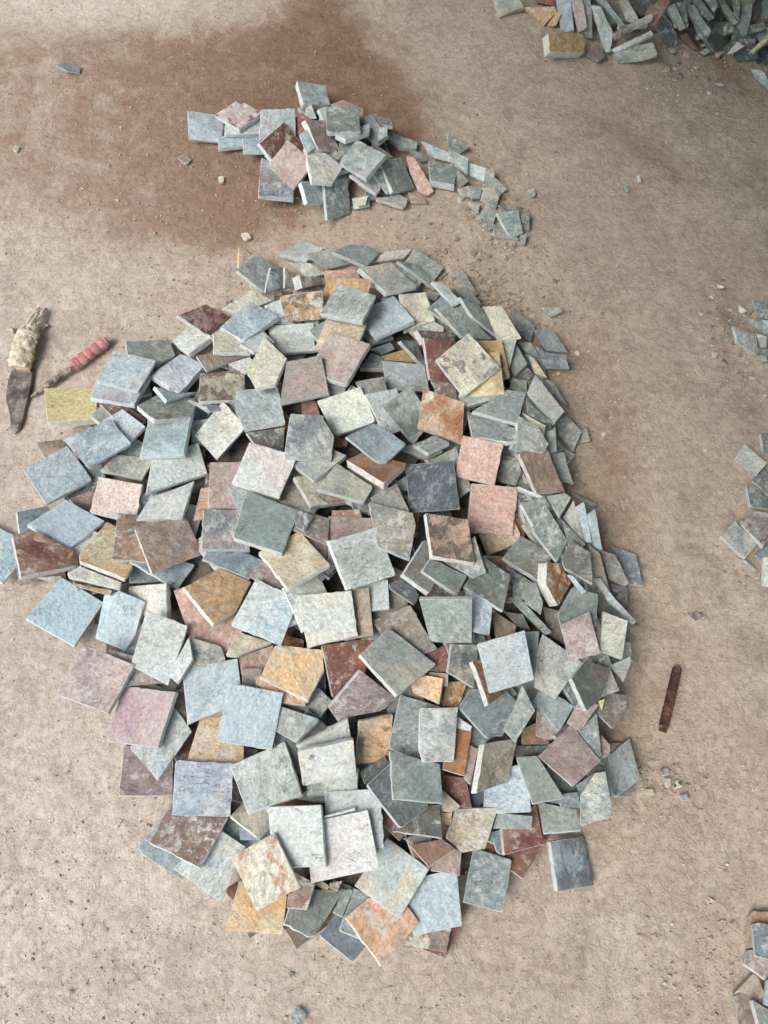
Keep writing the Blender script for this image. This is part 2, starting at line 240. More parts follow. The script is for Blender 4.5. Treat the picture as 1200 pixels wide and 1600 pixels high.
# ------------------------------------------------------------------ the stones as read off the photograph
DATA = """@280,110,4,S
1 bB 50,250 280,285 270,450 60,430|-2,12
2 bw 285,335 505,305 505,400 285,400|0,16
1 bB 240,410 455,410 455,465 245,485|0,22
1 bG 395,420 600,400 560,500 400,500|0,25
4 wr4 370,183 520,265 375,372 220,278|6,18
3 bw 510,245 725,235 730,420 500,430|-6,10
4 wr8 655,320 800,495 640,640 500,455|-18,6
6 pn3 680,430 845,580 710,750 550,595|10,6
2 Bb 515,545 715,620 715,800 495,780|-4,24
2 wk 780,480 920,520 1025,600 960,700 830,690|-10,25
1 bB 760,690 900,690 900,830 800,830|-25,10
6 Bg 905,705 1050,668 1075,890 925,935|-22,-2
3 bB 735,62 915,95 945,215 775,210|-15,30
2 Bb 740,235 880,150 920,240 800,290|-5,20
4 w 795,235 825,212 860,300 800,310|-4,3
2 bB 750,400 790,370 850,480 800,520|0,10
4 pn 785,310 910,310 1010,510 870,490|-30,10
2 pn 950,210 1025,183 1150,240 1150,300 950,290|0,10
5 Gg 915,225 1120,218 1135,385 920,385|0,25
3 w 870,240 920,225 960,330 900,310|-8,14
4 bw 975,400 1190,330 1190,385 1040,430|-5,28
5 gb 1110,430 1290,525 1165,680 1000,575|10,25
3 gw 1065,650 1240,640 1260,740 1230,770|-5,18
3 Gg 1000,450 1130,400 1150,520 990,560|0,10
1 gk 1080,800 1190,780 1190,850 1090,870|0,6
1 Bg 1130,290 1230,270 1280,350 1200,400|0,10
@560,160,4,S
1 Gg 100,80 210,105 215,150 60,120|0,20
2 gG 30,90 90,90 190,210 120,270 20,200|3,10
2 gw 130,155 180,155 180,210 120,240|5,10
3 gb 190,175 370,250 365,290 255,285 185,225|-2,18
2 G 85,240 220,340 190,360 90,300|-4,6
1 Gn 330,290 420,330 440,360 390,370 320,320|0,10
4 gB 130,365 270,340 350,535 215,560|-18,15
3 gw 85,440 140,420 190,570 180,570|-5,8
4 Pr 295,325 350,345 410,440 475,555 430,590 380,560 325,430|-4,8
2 nP 310,560 400,590 430,630 330,630|0,6
2 gk 110,600 250,570 310,600 300,640 280,655|-5,18
2 gw 0,500 30,490 130,540 115,580|-6,14
1 kg 0,600 60,580 45,640 0,650|0,6
4 bw 395,240 560,310 610,385 480,350 440,320|-8,4
3 gG 440,360 620,410 600,515 450,490|-5,38
1 gG 550,185 695,275 625,330 555,290|0,6
3 gb 560,290 690,350 680,450 620,400|0,10
2 wb 660,370 800,410 785,500 680,450|-2,6
2 gn 620,420 690,490 630,540 600,530|0,8
2 gk 620,540 690,520 720,590 660,590|-4,8
2 g 685,520 770,540 760,600 710,600|-4,6
1 kg 690,620 760,630 750,690 700,650|-6,6
3 gk 790,420 850,405 850,530 790,530|0,6
2 gk 855,470 930,540 895,570 850,530|-5,8
4 gk 770,530 850,530 890,570 860,660 765,600|-6,14
4 gk 795,645 870,680 845,755 755,700|-5,12
2 G 870,640 960,640 1070,700 1070,800 1010,780|0,8
5 gw 865,690 1000,670 1030,820 950,845|-12,8
3 gG 840,770 900,780 1000,850 850,830|-3,16
2 G 760,730 840,780 820,800 780,780|0,6
1 g 1010,830 1055,820 1040,890 1010,890|0,8
@250,360
1 gB 480,250 610,140 720,225 650,385|-10,14
2 Bb 692,230 770,230 765,355 660,390|-14,3
2 Bg 782,230 850,280 850,355 780,360|-14,3
2 wg 745,150 890,62 1025,112 910,200|0,18
3 gw 905,145 1070,115 1230,200 1050,240|-8,8
2 wg 800,200 940,205 1040,270 930,300|-3,8
3 nw 870,280 1000,290 1035,330 890,360|-70,-30
4 on5 745,415 1020,375 1020,555 785,575|0,-18
2 kw 395,485 575,370 700,440 480,525|-6,10
2 wb 650,470 770,420 800,590 690,580|0,10
3 pr5 110,530 290,460 440,540 275,645|-12,14
5 bB 375,605 560,440 745,535 525,690|4,20
3 wp 75,690 170,605 330,660 180,770|10,28
3 kg 330,640 500,630 570,765 335,762|-3,20
4 bw 500,710 650,630 720,700 590,760|-5,16
5 wg 670,595 960,578 970,750 770,765 690,680|2,18
6 kw 650,660 795,800 720,960 600,985 542,885|6,22
3 nG 225,785 400,745 545,780 290,880|-3,10
6 bw 130,770 285,840 120,1020 -65,905|8,28
5 kn5 250,895 530,870 530,1055 240,1075|-2,20
3 wk 430,830 560,790 600,830 540,890|-2,14
6 pg 790,820 1008,780 1056,1020 748,1085|0,14
4 gG 380,1050 400,1060 540,1100 500,1110|0,8
@500,360
2 gn 175,90 280,90 380,135 340,150|0,8
5 gB 70,130 190,85 380,135 290,225|-5,22
5 wn 300,200 410,130 575,115 520,175|4,10
4 gw 535,190 590,110 775,230 710,320|-5,10
6 gk 240,235 440,200 605,345 410,385|-6,26
4 Gb 480,190 570,200 740,330 720,365|-10,14
3 Pn 20,250 235,248 250,300 40,310|0,10
5 on 45,295 315,300 305,385 200,520 0,460|0,12
6 gw 110,325 350,405 265,570 0,520|5,26
5 bw 460,405 590,560 345,670 215,520|5,26
4 kn 490,400 660,385 720,560 520,630|3,18
3 wg 640,600 715,570 775,605 765,655|-3,10
5 bg 695,320 770,325 885,450 840,475|-10,6
4 Bb 670,490 770,405 900,480 880,640|-10,6
5 Gg 725,485 890,480 1075,680 890,665|-14,8
6 Gg 875,415 1000,470 1130,675 955,545|-16,5
3 g 830,260 900,260 990,400 960,410|-5,4
3 gn 840,360 920,350 1010,460 930,470|-5,8
3 gG 660,390 760,380 720,440 680,430|-4,8
7 kG4 720,810 930,640 1130,860 900,1040|-5,10
6 r 645,668 820,700 850,965 688,930|-14,6
5 nG 610,620 840,640 850,720 650,700|-28,20
5 G 500,690 600,690 660,830 645,850|-20,10
4 Yn 385,785 520,745 595,825 405,810|-4,8
5 gb 390,812 655,840 690,1010 410,1000|-4,8
3 g 250,860 320,765 395,790 395,865|0,22
3 B 320,740 440,700 470,740 390,775|-3,8
3 gn 260,640 400,600 460,670 320,710|0,16
4 gn 222,945 395,912 430,1020 280,1060|-2,12
3 g 40,930 160,985 150,1060 20,1040|0,8
5 kY 45,540 290,585 230,740 -40,745|4,18
5 pk 65,632 315,708 165,965 -85,890|6,22
3 n 690,940 850,960 860,1060 760,1060|0,8
@700,400
3 Bg 400,315 545,440 515,540 440,480|-3,5
4 Bg 530,460 655,455 750,600 610,595|0,9
3 B 525,545 600,600 740,620 760,705 620,700|-3,6
2 Gg 430,530 520,540 575,630 500,610|-3,6
4 g 430,555 497,670 415,755 385,700|2,8
4 kG 500,615 540,640 620,760 545,735|-5,8
3 G 440,740 490,685 540,745 500,775|0,8
5 gw 548,740 728,970 664,1050 496,850|-8,10
4 g 615,770 660,790 745,930 700,900|0,6
3 g 400,760 490,780 495,850 380,840|0,10
4 kg 215,315 335,313 462,515 320,530|-4,6
3 gk 300,500 430,520 385,700 330,650|0,6
5 Yn 180,530 335,525 388,755 230,790|3,12
6 yn 100,610 320,600 355,865 65,880|1,12
5 gw 60,885 350,800 360,880 110,945|3,12
2 G 250,400 340,330 400,480 330,540|0,6
1 g 570,320 700,320 715,345 640,385|0,4
@0,460
2 y1 275,585 600,585 612,775 295,800|3,36
5 bw 710,350 980,410 865,608 600,540|3,20
4 b 640,450 950,500 840,690 560,645|3,22
2 rG 620,680 800,700 920,795 760,820|0,10
3 gn3 855,695 990,625 1230,650 1210,770 965,785|-8,24
4 bB 965,575 1100,620 1230,610 1045,665|-12,16
3 gG 785,290 1060,285 1095,380 985,440 800,390|0,14
1 nk 230,925 390,905 420,980 300,1060|-3,3
@0,600
5 bB 395,345 690,215 820,370 550,525|6,16
4 bw 640,230 765,155 910,265 800,370|8,16
3 gb 720,465 850,340 960,400 780,500|3,16
5 bG 925,230 1197,205 1150,440 870,455|8,18
4 b 140,530 420,385 580,600 285,750|6,16
3 gk 625,540 720,440 970,465 890,595|3,18
4 wb 950,470 1240,365 1297,560 910,680|0,14
3 wk 940,710 1215,605 1140,830 850,850|8,20
3 qw 615,578 892,628 850,870 560,800|10,10
2 nP 430,720 580,660 640,790 520,800|0,8
5 b1 168,880 405,720 655,855 425,1040|3,12
2 Bb 105,800 300,760 380,900 125,960|-12,5
@250,560
3 w 170,262 200,262 335,325 305,345|0,0
3 B 280,290 360,290 380,330 310,330|0,8
6 wk 395,262 525,415 520,450 355,635 215,480|6,12
4 w 190,390 300,378 330,560 200,520|0,10
6 gb 475,200 735,175 788,415 530,460 470,330|2,10
3 Gn 540,465 780,430 770,590 640,610|-6,8
6 wq 560,520 858,610 745,880 445,785|3,12
4 pq 313,650 560,645 520,945 300,930|0,12
5 Bw 815,345 1015,355 1088,490 1070,640 775,615|-2,14
4 rP 880,265 975,265 1010,380 890,380|0,8
3 rP 1080,480 1170,510 1170,545 1080,545|0,8
4 gk 830,660 1060,555 1165,605 960,770|3,18
3 rk6 835,740 1080,720 1200,890 945,925|-8,20
3 oP 255,810 340,800 310,1000 210,1010|-4,8
@480,580
4 gk 60,735 185,575 415,725 355,820|-5,18
5 wk 60,185 335,95 430,315 175,405|2,8
5 wb 360,145 560,105 640,360 492,405|-10,8
6 Gw 465,225 640,90 800,300 665,455|-10,10
7 Ok 725,108 985,195 968,455 690,355|-2,12
5 Bb 240,410 430,320 620,455 472,598|-3,8
4 g 660,460 800,400 890,445 755,510|0,20
3 gB 580,480 700,440 850,500 735,550|0,10
4 On 245,555 350,505 620,575 480,700|-2,40
6 DB 615,585 915,560 955,862 640,885|-3,7
5 Pq 975,400 1230,455 1170,715 920,655|0,6
4 gn 770,560 930,470 1030,740 950,795|0,8
3 gn 395,790 560,700 640,880 470,960|0,8
2 nO 155,870 325,865 350,930 150,930|0,6
3 gb 565,690 615,655 640,750 590,740|0,6
@700,600
5 gB 150,172 370,35 488,50 435,250|-3,16
4 gB 120,170 300,215 455,300 458,350 365,362 150,325|-2,22
4 gn 440,200 560,260 630,370 600,430 420,420|0,8
3 kn 465,180 610,260 600,330 540,280|0,6
4 Gn 490,100 650,240 590,235 500,190|-4,8
4 gp 668,228 740,190 838,295 785,430 690,320|-4,6
3 g 620,300 670,270 680,420 630,430|0,6
3 g 640,430 725,425 785,625 700,600|-2,8
6 np 440,430 625,412 728,675 555,690|-18,8
4 gn 350,440 440,470 460,550 425,635 290,600|2,10
5 w 440,640 590,700 580,715 445,665|-4,6
5 g 455,750 600,700 640,760 535,890|-14,10
4 gk 620,700 730,680 770,710 700,830|-5,12
6 Pp 150,620 440,645 405,945 120,925|-8,4
5 g 608,748 748,980 680,1112 532,920|-12,8
4 gk 725,830 785,725 855,990 800,950|-4,4
5 b 795,770 850,735 900,990 855,990|-5,2
5 b 860,820 920,780 965,1040 920,1020|-6,2
4 G 715,850 860,1000 830,1040 750,1000|-4,6
2 gn 740,660 930,750 910,770 740,680|-2,4
@0,780
3 b -100,130 90,225 105,420 15,525 -140,450|5,16
4 rA4 75,225 200,190 480,330 490,415 130,485|-4,18
4 ok3 495,345 670,138 800,200 830,420 780,495 500,385|0,22
5 nA 735,85 1040,112 960,400 700,375|0,14
4 bB 815,395 870,280 1220,410 1110,565|-6,8
6 Ap4 840,180 1160,100 1270,345 950,470|-10,12
2 wk 420,460 500,420 760,520 750,560 430,485|0,16
1 on 450,520 700,570 690,600 500,550|0,8
2 b1 160,750 385,485 650,645 465,920|2,6
1 wn 230,490 380,480 400,520 330,520|0,4
4 b 650,600 745,572 910,640 810,960 595,870|14,4
3 wk 800,545 1040,525 1045,740 820,720|25,4
6 wb 915,690 1175,790 1050,1165 815,1040|8,6
5 w 1180,860 1205,1000 1110,1150 1050,1100|5,8
3 gB 810,420 900,400 1000,515 810,520|-3,8
@250,760
3 Pn 85,650 330,560 520,900 440,1060 190,960|3,10
4 Bp 268,140 550,150 560,400 260,392|0,10
3 Bb 265,455 330,330 640,460 560,578|-3,10
6 g 540,25 870,150 765,420 455,320|-3,24
5 gb 425,5 700,-60 760,200 500,190|-3,6
5 kY 615,410 870,280 1065,490 795,640|-2,20
3 np 560,560 640,450 800,600 720,680|0,6
5 o 145,630 370,510 570,595 480,775 335,860|-6,20
6 bw 600,575 870,700 755,1000 440,870|0,6
2 nG 830,270 900,150 1060,200 1050,370|0,8
3 G 850,140 955,180 900,275 840,250|3,8
3 O 780,930 900,960 890,1060 770,1040|0,8
@480,770
4 pn 135,145 460,160 470,460 130,460|-3,5
6 wg 130,300 440,210 555,515 250,610|-14,8
5 gn 380,55 660,125 680,200 640,425 440,340|0,10
4 rk 120,640 385,590 415,890 180,930|0,6
3 wb 250,560 505,540 515,725 400,738|0,12
5 wk -65,640 275,610 320,895 0,970|0,6
7 Pn5 740,125 1005,165 1050,440 780,395|-12,14
4 gn 600,510 735,295 900,400 760,630|-18,12
5 Gg 720,490 775,405 1000,520 940,640|-14,12
6 g 850,430 1050,270 1120,500 1040,530|-2,12
3 D 510,570 620,520 700,640 670,700 520,600|-4,6
6 g 700,668 1030,668 1030,940 770,935|0,-22
4 ng 400,800 645,700 810,975 600,1060|3,8
4 bB 990,610 1160,700 1140,885 1000,860|0,6
@720,780
5 Gg 15,545 150,365 315,475 265,700|-5,14
5 kO 110,220 340,140 375,220 350,275 165,355|0,8
5 gn 260,370 375,225 575,340 520,530|-10,16
6 kO6 540,395 625,400 690,525 610,665 530,535|-55,8
5 Gn 630,380 690,250 812,335 825,530 650,430|-4,18
5 b 670,470 700,480 785,578 765,590|-4,4
4 Gg 610,700 700,540 860,595 850,790 620,780|-4,6
6 pn 620,785 805,700 875,965 680,1015|-8,4
5 gk 890,700 1045,760 1010,1000 870,950|-4,3
6 bn 830,495 870,490 945,600 1095,762 1075,780 915,630|-4,6
5 gn 800,280 870,340 940,610 830,490|-4,4
5 gn 870,310 970,350 1055,525 1025,540 925,495|-2,7
4 Bg 930,285 1095,345 1140,540 1050,532|-2,8
3 Gn 930,520 1040,550 1045,740 960,640|0,5
3 Gg 310,430 450,520 520,640 330,620|0,6
4 g 300,615 350,600 570,830 530,850|-4,4
3 gn 400,520 470,520 515,650 500,720 400,650|0,6
3 nk 195,690 350,790 330,860 225,870|-8,6
3 G 270,700 390,720 430,810 350,790|0,6
3 g 1010,880 1060,900 1075,1010 1000,1000|0,5
3 Gn 515,670 620,700 650,910 540,840|0,6
@70,980
3 pq 245,105 560,235 395,540 75,420|8,6
2 pn 400,140 560,180 750,350 500,370|0,5
5 mk1 490,362 820,405 705,755 385,712|14,6
3 bk 700,440 820,505 920,650 705,960 530,755|6,8
2 mr2 495,740 800,740 800,1055 460,1055|-2,5
4 bw 860,260 1205,195 1235,470 895,603|0,6
3 gk 900,60 1110,120 1140,260 870,250|0,5
2 nr 800,400 870,380 900,600 830,520|0,5
4 ok3 985,520 1245,520 1245,880 875,880|0,10
@320,980
3 kY 215,30 420,95 200,180 130,175|4,14
2 Pn 210,190 430,110 420,300 230,300|0,5
2 pG 235,257 360,258 330,400 235,370|0,5
6 ok3 345,310 440,110 735,140 745,270 645,460|0,12
5 oP 330,300 640,400 630,490 480,470 315,350|0,14
4 rO 730,115 1060,65 1000,300 800,445|-12,4
3 gw 640,360 720,385 795,460 720,570 560,500|3,6
3 gw 480,495 720,575 570,718 400,630|8,8
5 pG 975,270 1200,445 1110,525 920,560 840,600 775,505|-14,-12
6 b1 150,345 492,410 420,770 70,712|2,4
5 wb 570,745 895,575 915,690 600,775|-2,-12
6 wk 580,775 930,705 948,925 610,995|-2,-20
5 wg 620,900 962,880 950,1030 640,1050|2,10
6 wg 155,865 500,712 605,1045 270,1165|6,10
5 on4 965,590 1178,545 1150,830 945,860|-10,-14
3 G 970,900 1120,810 1180,850 1000,980|-3,5
3 Dg 1010,980 1160,850 1210,900 1190,1060|-3,5
@540,990
7 gk 85,130 270,-40 565,190 320,385|-10,18
3 rn 510,120 650,60 640,240 500,230|0,5
4 Gk 665,65 830,70 800,340 640,240|-14,4
4 oP 410,300 500,262 612,280 585,445 420,370|5,3
3 nk 520,240 640,250 640,330 540,330|4,2
3 YO 630,300 760,300 710,457 605,455|0,5
5 On 795,170 1000,120 1020,355 895,448|-26,10
3 w 700,520 790,580 780,610 690,590|0,8
4 Bg 705,460 785,345 1000,350 1085,440 980,640 885,655|-8,6
5 g 345,378 595,455 520,795 265,722|-5,3
6 wG 465,465 702,460 678,800 485,805 460,720|-7,5
4 On 640,575 790,605 742,890 605,850|-2,10
3 pn 570,800 680,770 680,800 595,885|0,5
5 gB 275,730 590,815 610,1065 295,1035|-7,4
2 rn 590,880 750,900 790,1090 620,1080|0,5
3 pn 770,690 830,720 780,940 740,900|0,5
6 kn 865,690 1075,650 1020,930 815,1000|-32,2
5 b 870,850 1135,810 1160,1115 860,1130|0,4
@740,980
7 bw 25,102 320,18 378,325 97,412|-2,5
6 gB 250,30 410,25 385,290 300,290|2,4
4 g 185,640 305,360 385,520 260,720|2,5
6 gw 430,40 680,215 510,450 378,375 390,150|2,7
5 Gn 610,320 700,200 850,260 800,440 705,525|-26,10
4 gn 740,230 850,250 912,395 780,445|-2,5
5 gb 372,450 430,370 630,490 535,655|-7,5
4 pG 395,500 540,640 490,705 388,678|-3,6
3 nO 300,640 400,590 475,730 300,730|0,6
4 pn 580,600 650,470 785,480 665,655|-2,5
4 gG 660,650 770,535 800,800 770,830|-2,3
4 Gn 775,540 830,400 960,430 955,500 870,635|-8,5
5 y 780,460 820,450 800,520|0,3
3 np 795,670 855,740 850,800 790,830|0,3
3 gp 850,240 980,180 985,220 935,345|0,3
7 pn 610,605 795,835 620,995 400,805|-5,10
3 bg 810,830 975,692 1042,945 880,1070|-10,14
5 gB 265,810 400,805 565,1065 370,1105|-2,5
3 G 250,740 470,740 420,830 260,820|0,5
@160,1160
4 vb 455,110 825,130 800,465 435,455|4,3
3 wn7 425,380 790,460 610,788 290,625|6,6
1 gb 220,660 420,390 700,600 500,865 250,700|-3,4
2 bk 700,520 895,650 745,1003 440,790|4,4
3 kg 800,460 900,350 1120,460 985,605|-6,12
2 v 855,530 900,530 990,610 860,610|0,3
8 kA4 800,715 1075,565 1235,905 965,1055|12,3
@400,1160
7 w1 72,402 405,390 438,775 110,785|5,2
5 w1 428,310 775,285 803,660 450,680|2,4
6 w 425,460 620,408 625,425 425,475|0,4
6 wk1 300,505 700,420 775,790 345,880|3,3
4 GD 695,265 840,130 1090,395 905,540|-10,7
3 Gn 850,555 880,380 1148,390 1165,600|-2,12
2 gn 920,600 1100,560 1095,620 1050,670|0,5
4 gw 260,345 330,290 620,240 430,370|0,14
@660,1160
2 nO -80,640 120,600 205,665 40,780|4,8
1 pn 110,660 245,668 235,830 50,800|0,5
4 B 780,370 880,320 975,310 988,413|0,5
3 gn 720,370 960,420 988,550 760,568|0,10
4 gk 985,330 1080,190 1145,180 1195,462 990,522|0,4
3 Gb 965,265 1080,190 1060,320 980,330|0,4
3 rP 495,540 710,385 760,635 515,700|-14,6
4 gv 440,540 470,440 690,460 683,545|0,4
2 B 425,560 500,540 520,705 470,690|-4,4
5 nk 210,415 475,405 395,665 250,690 150,600|-6,-3
2 Bb 800,620 1005,585 1075,895 845,933|-26,-2
2 on 120,440 185,440 180,500 120,500|0,4
2 nk 110,280 240,400 180,440 110,430|0,4
@320,1290
3 ok 130,656 215,340 515,435 488,678|0,4
3 gb 840,655 930,390 1110,440 1100,760|-3,5
3 g 800,540 870,400 930,400 860,570|-2,4
3 gn 495,615 560,400 880,395 690,688 650,695|-8,8
4 rk4 510,510 540,280 690,360 640,525|2,6
4 kY 640,270 780,380 765,405 690,370|0,4
3 Pn 780,360 860,345 830,408 780,390|0,4
@500,1290
5 bk4 420,75 685,270 495,583 215,375|2,4
4 b 620,320 855,265 890,626 585,690 540,500|2,4
4 oP3 300,450 545,500 625,605 380,876 160,575|-3,7
2 nk4 530,745 560,660 825,640 790,793|0,3
1 rn 640,775 700,560 925,520 785,836|2,2
4 gB 960,140 1200,212 1145,545 895,480|-6,1
2 B 0,690 150,480 290,750 205,856|-8,9
@760,0,4,T
3 gk 30,-40 200,-20 240,50 160,70 80,110|0,14
2 on 230,45 430,40 440,75 360,160|0,14
3 on 380,160 440,70 470,90 430,170|0,8
3 bG 425,-60 520,-60 550,190 500,200 465,180|0,12
4 pw 525,-20 600,-20 630,170 575,205|0,10
3 gG 600,-40 655,-40 665,240 620,240 600,150|0,8
5 wg 665,30 715,40 790,200 780,325 745,330|-6,8
4 bg 670,-30 730,-20 870,160 840,165|-6,6
4 wn 820,0 880,-10 960,130 880,145|0,8
6 nw 790,205 1035,80 1045,100 800,230|0,22
5 wn 780,310 1030,190 1045,215 800,335|0,10
3 nG 625,340 700,270 750,350 690,385|0,18
2 gk 785,345 870,290 1040,265 1070,330 950,360 830,370|0,26
4 YA 385,200 570,205 615,220 612,330 395,325|-40,34
5 nr 980,80 1120,-30 1150,10 1050,170|0,8
1 r 320,-50 430,-50 430,40 310,20|0,6
@1000,0,6,T
3 g 200,130 230,120 310,240 295,250|0,6
4 gG 240,60 330,30 430,260 380,290|-4,8
4 Gg 330,20 420,10 460,250 430,265|-4,8
5 gB 400,60 500,40 670,290 650,335 600,320|-6,12
4 g 500,230 560,220 600,370 570,370|0,6
4 G 480,0 560,-20 700,170 640,200 540,120|0,8
6 gG 700,-20 790,-10 925,215 880,240|-6,14
7 gG 945,0 1060,-20 1045,150 1000,330 950,330 925,260|-4,20
4 G 680,200 880,210 900,310 760,320 690,280|0,10
4 G 1000,240 1160,210 1200,270 1000,325|0,8
7 wn 810,515 910,385 980,430 900,480|0,6
5 kn 1030,480 1200,310 1200,380 1060,495|0,12
3 gw 1040,650 1150,650 1200,750 1300,900 1200,850 1080,740|0,8
4 gn 555,490 620,450 670,480 600,520|0,6
4 gn 545,415 620,405 650,430 580,440|0,6
3 nr 370,330 440,310 540,460 500,465 420,400|0,14
3 n 700,480 770,490 740,545 710,540|0,6
3 G 870,-20 940,-20 930,200 880,150|0,8
3 G 1140,0 1260,-20 1260,200 1160,180|0,8
3 G 560,-60 700,-60 730,60 690,120|0,8
1 g 250,450 330,460 330,495 290,500|0,6
1 g 690,780 740,775 800,795 790,812 700,805|0,6
@1080,440,10,R
3 B 970,300 1130,330 1260,560 1150,590 1040,550|-20,6
2 g 860,560 1180,650 1260,830 1180,835 900,650|-10,10
3 gp 665,690 1010,840 1060,1130 980,1125 720,950|-36,14
2 gk 1000,800 1180,860 1180,1030 1080,1030|0,14
2 g 1000,1160 1180,1160 1190,1240 1130,1250|0,14
2 g 1120,1290 1300,1260 1300,1350 1180,1350|0,14
4 b 1110,600 1260,610 1260,720 1200,710|-10,10
1 G 1080,1060 1250,1050 1300,1200 1180,1180|0,10
1 k 740,360 870,460 780,505 740,450|0,8
1 k 410,40 520,80 480,110 410,90|0,8
@1080,660,6.15,R
3 gk 420,350 510,200 730,390 620,520|-8,8
3 G 670,110 800,100 800,340 700,295|-26,8
5 Gp 580,560 740,420 900,560 740,700|-14,24
3 GB 530,610 600,600 780,720 860,850 570,810|-26,16
4 gr3 455,960 590,840 900,900 800,1010 690,1190|-8,30
5 gk 280,1090 420,945 640,1165 515,1315|-14,16
1 gn 435,1300 530,1330 640,1430 600,1445|0,4
2 Bg 615,1270 740,1180 860,1260 710,1400|-10,6
3 w 690,1300 730,1290 860,1300 860,1600 690,1570|-16,8
@1080,1380,7.27,R
1 nA 650,370 700,310 1000,350 1000,740 620,735 630,560|-8,4
4 Bv 690,470 770,450 1000,480 1000,895 730,830|-14,10
2 pn 600,920 630,760 720,760 950,950 840,1090|-6,26
3 nk 470,1270 700,1030 760,1060 840,1260 800,1320 560,1230|0,8
1 np 480,1290 570,1240 900,1320 900,1700 550,1700|-6,4
4 gk 690,1320 900,1450 950,1700 780,1650|-34,12
5 b 830,1370 860,1100 1000,1050 1000,1440|-10,16
@0,0,1,L
1 Bg 87,101 103,98 126,104 125,115 104,111|0,2
1 kn 18,231 24,226 31,230 26,237|0,2
1 nk 278,246 288,240 300,249 291,259|0,2
1 kw 341,276 350,274 349,285 342,284|0,2
1 kw 3,550 14,546 19,554 8,560|0,1
1 kw 376,364 388,363 393,372 382,376|0,2
1 gk 430,205 433,200 437,206 433,210|0,1
1 gn 1030,1202 1044,1200 1046,1208 1034,1212|0,2
1 kw 1037,1217 1048,1216 1047,1228 1040,1229|0,2
1 kw 1054,1221 1060,1218 1064,1228 1058,1230|0,2
1 kn 1006,1233 1020,1232 1023,1243 1010,1240|0,1
1 gn 1060,1243 1073,1240 1078,1250 1066,1252|0,1
1 nk 1073,958 1090,955 1103,965 1088,972|0,2
1 gk 908,672 918,668 922,688 909,689|0,2
1 gk 823,297 835,294 838,305 826,308|0,2
1 g 450,1585 466,1572 478,1583 474,1600 462,1604|0,1
1 kw 101,1550 110,1548 112,1555 104,1558|0,2
1 kw 995,275 998,272 1003,284 997,285|0,2
1 gn 975,290 980,288 983,296 978,298|0,2"""
def parse():
    out = []; ox = oy = 0; sc = 4.; grp = 'M'
    for ln in DATA.strip().splitlines():
        ln = ln.strip()
        if not ln: continue
        if ln[0] == '@':
            h = ln[1:].split(','); ox, oy = float(h[0]), float(h[1]); sc = float(h[2]) if len(h) > 2 else 4.; grp = h[3] if len(h) > 3 else 'M'
            continue
        l, e = ln.split('|'); t = l.split()
        pts = [(ox+float(a.split(',')[0])/sc, oy+float(a.split(',')[1])/sc) for a in t[2:]]
        ex, ey = (float(v)/sc for v in e.split(','))
        out.append(dict(lv=int(t[0]), code=t[1], p=pts, e=(ex, ey), g=grp, i=len(out)))
    return out
T = parse()
# every stone gets a place in space: it is laid on whatever lies below it, tilted as its visible edge shows
X0, Y0, GS = -120, -120, 2.0
GW, GH = 720, 930
gx = X0+(np.arange(GW)+.5)*GS; gy = Y0+(np.arange(GH)+.5)*GS
PX, PY = np.meshgrid(gx, gy); RX, RY = (PX-600)/F, (PY-800)/F
RAYZ = sT+RY*cT
ZB = CAM_H/RAYZ                                                # depth buffer along the view axis, starting with the ground
IDB = np.full((GH, GW), -1, int)
def inside(poly, x, y):
    r = np.zeros(x.shape, bool); n = len(poly)
    for i in range(n):
        x1, y1 = poly[i]; x2, y2 = poly[(i+1) % n]
        if y1 == y2: continue
        c = ((y1 > y) != (y2 > y)) & (x < (x2-x1)*(y-y1)/(y2-y1)+x1)
        r ^= c
    return r
def win(poly, pad=0):
    xs = [p[0] for p in poly]; ys = [p[1] for p in poly]
    a = max(0, int((min(xs)-pad-X0)/GS)); b_ = min(GW, int((max(xs)+pad-X0)/GS)+2)
    c = max(0, int((min(ys)-pad-Y0)/GS)); d = min(GH, int((max(ys)+pad-Y0)/GS)+2)
    return slice(c, d), slice(a, b_)
def dist_in(mask):
    d = np.zeros(mask.shape); cur = mask.copy(); k = 0
    while cur.any() and k < 400:
        d[cur] += 1; k += 1
        n_ = cur.copy(); n_[1:] &= cur[:-1]; n_[:-1] &= cur[1:]; n_[:, 1:] &= cur[:, :-1]; n_[:, :-1] &= cur[:, 1:]
        if k % 2: n_[1:, 1:] &= cur[:-1, :-1]; n_[:-1, :-1] &= cur[1:, 1:]; n_[1:, :-1] &= cur[:-1, 1:]; n_[:-1, 1:] &= cur[1:, :-1]
        cur = n_
    return d*GS
def blur(a, k):
    for _ in range(3):
        for ax in (0, 1):
            c = np.cumsum(np.pad(a, [(k+1, k) if i == ax else (0, 0) for i in (0, 1)], mode='edge'), axis=ax)
            n_ = a.shape[ax]
            a = (np.take(c, range(2*k+1, 2*k+1+n_), ax)-np.take(c, range(0, n_), ax))/(2*k+1)
    return a
H0 = np.zeros((GH, GW)); MASK = {}
for g, hm, dm in (('M', .055, .30), ('S', .022, .06), ('T', .07, .14), ('R', .012, .05)):
    mk = np.zeros((GH, GW), bool)
    for t in T:
        if t['g'] == g and (g != 'R'):
            w = win(t['p']); mk[w] |= inside(t['p'], PX[w], PY[w])
    if g in 'MS':                                              # close the gaps between neighbours
        k = 18 if g == 'M' else 8
        mk = dist_in(~mk) <= k*GS
        mk = dist_in(mk) > k*GS
    MASK[g] = mk
    if g == 'T': mk |= (PY < 70-(1060-PX)*.16) & (PX > 900)
    d = np.maximum(dist_in(mk)-26, 0)/820
    u = np.clip(d/dm, 0, 1); H0 = np.maximum(H0, hm*(1-(1-u)**1.7))
H0 = blur(H0, 5)
ZB = (CAM_H-H0)/RAYZ
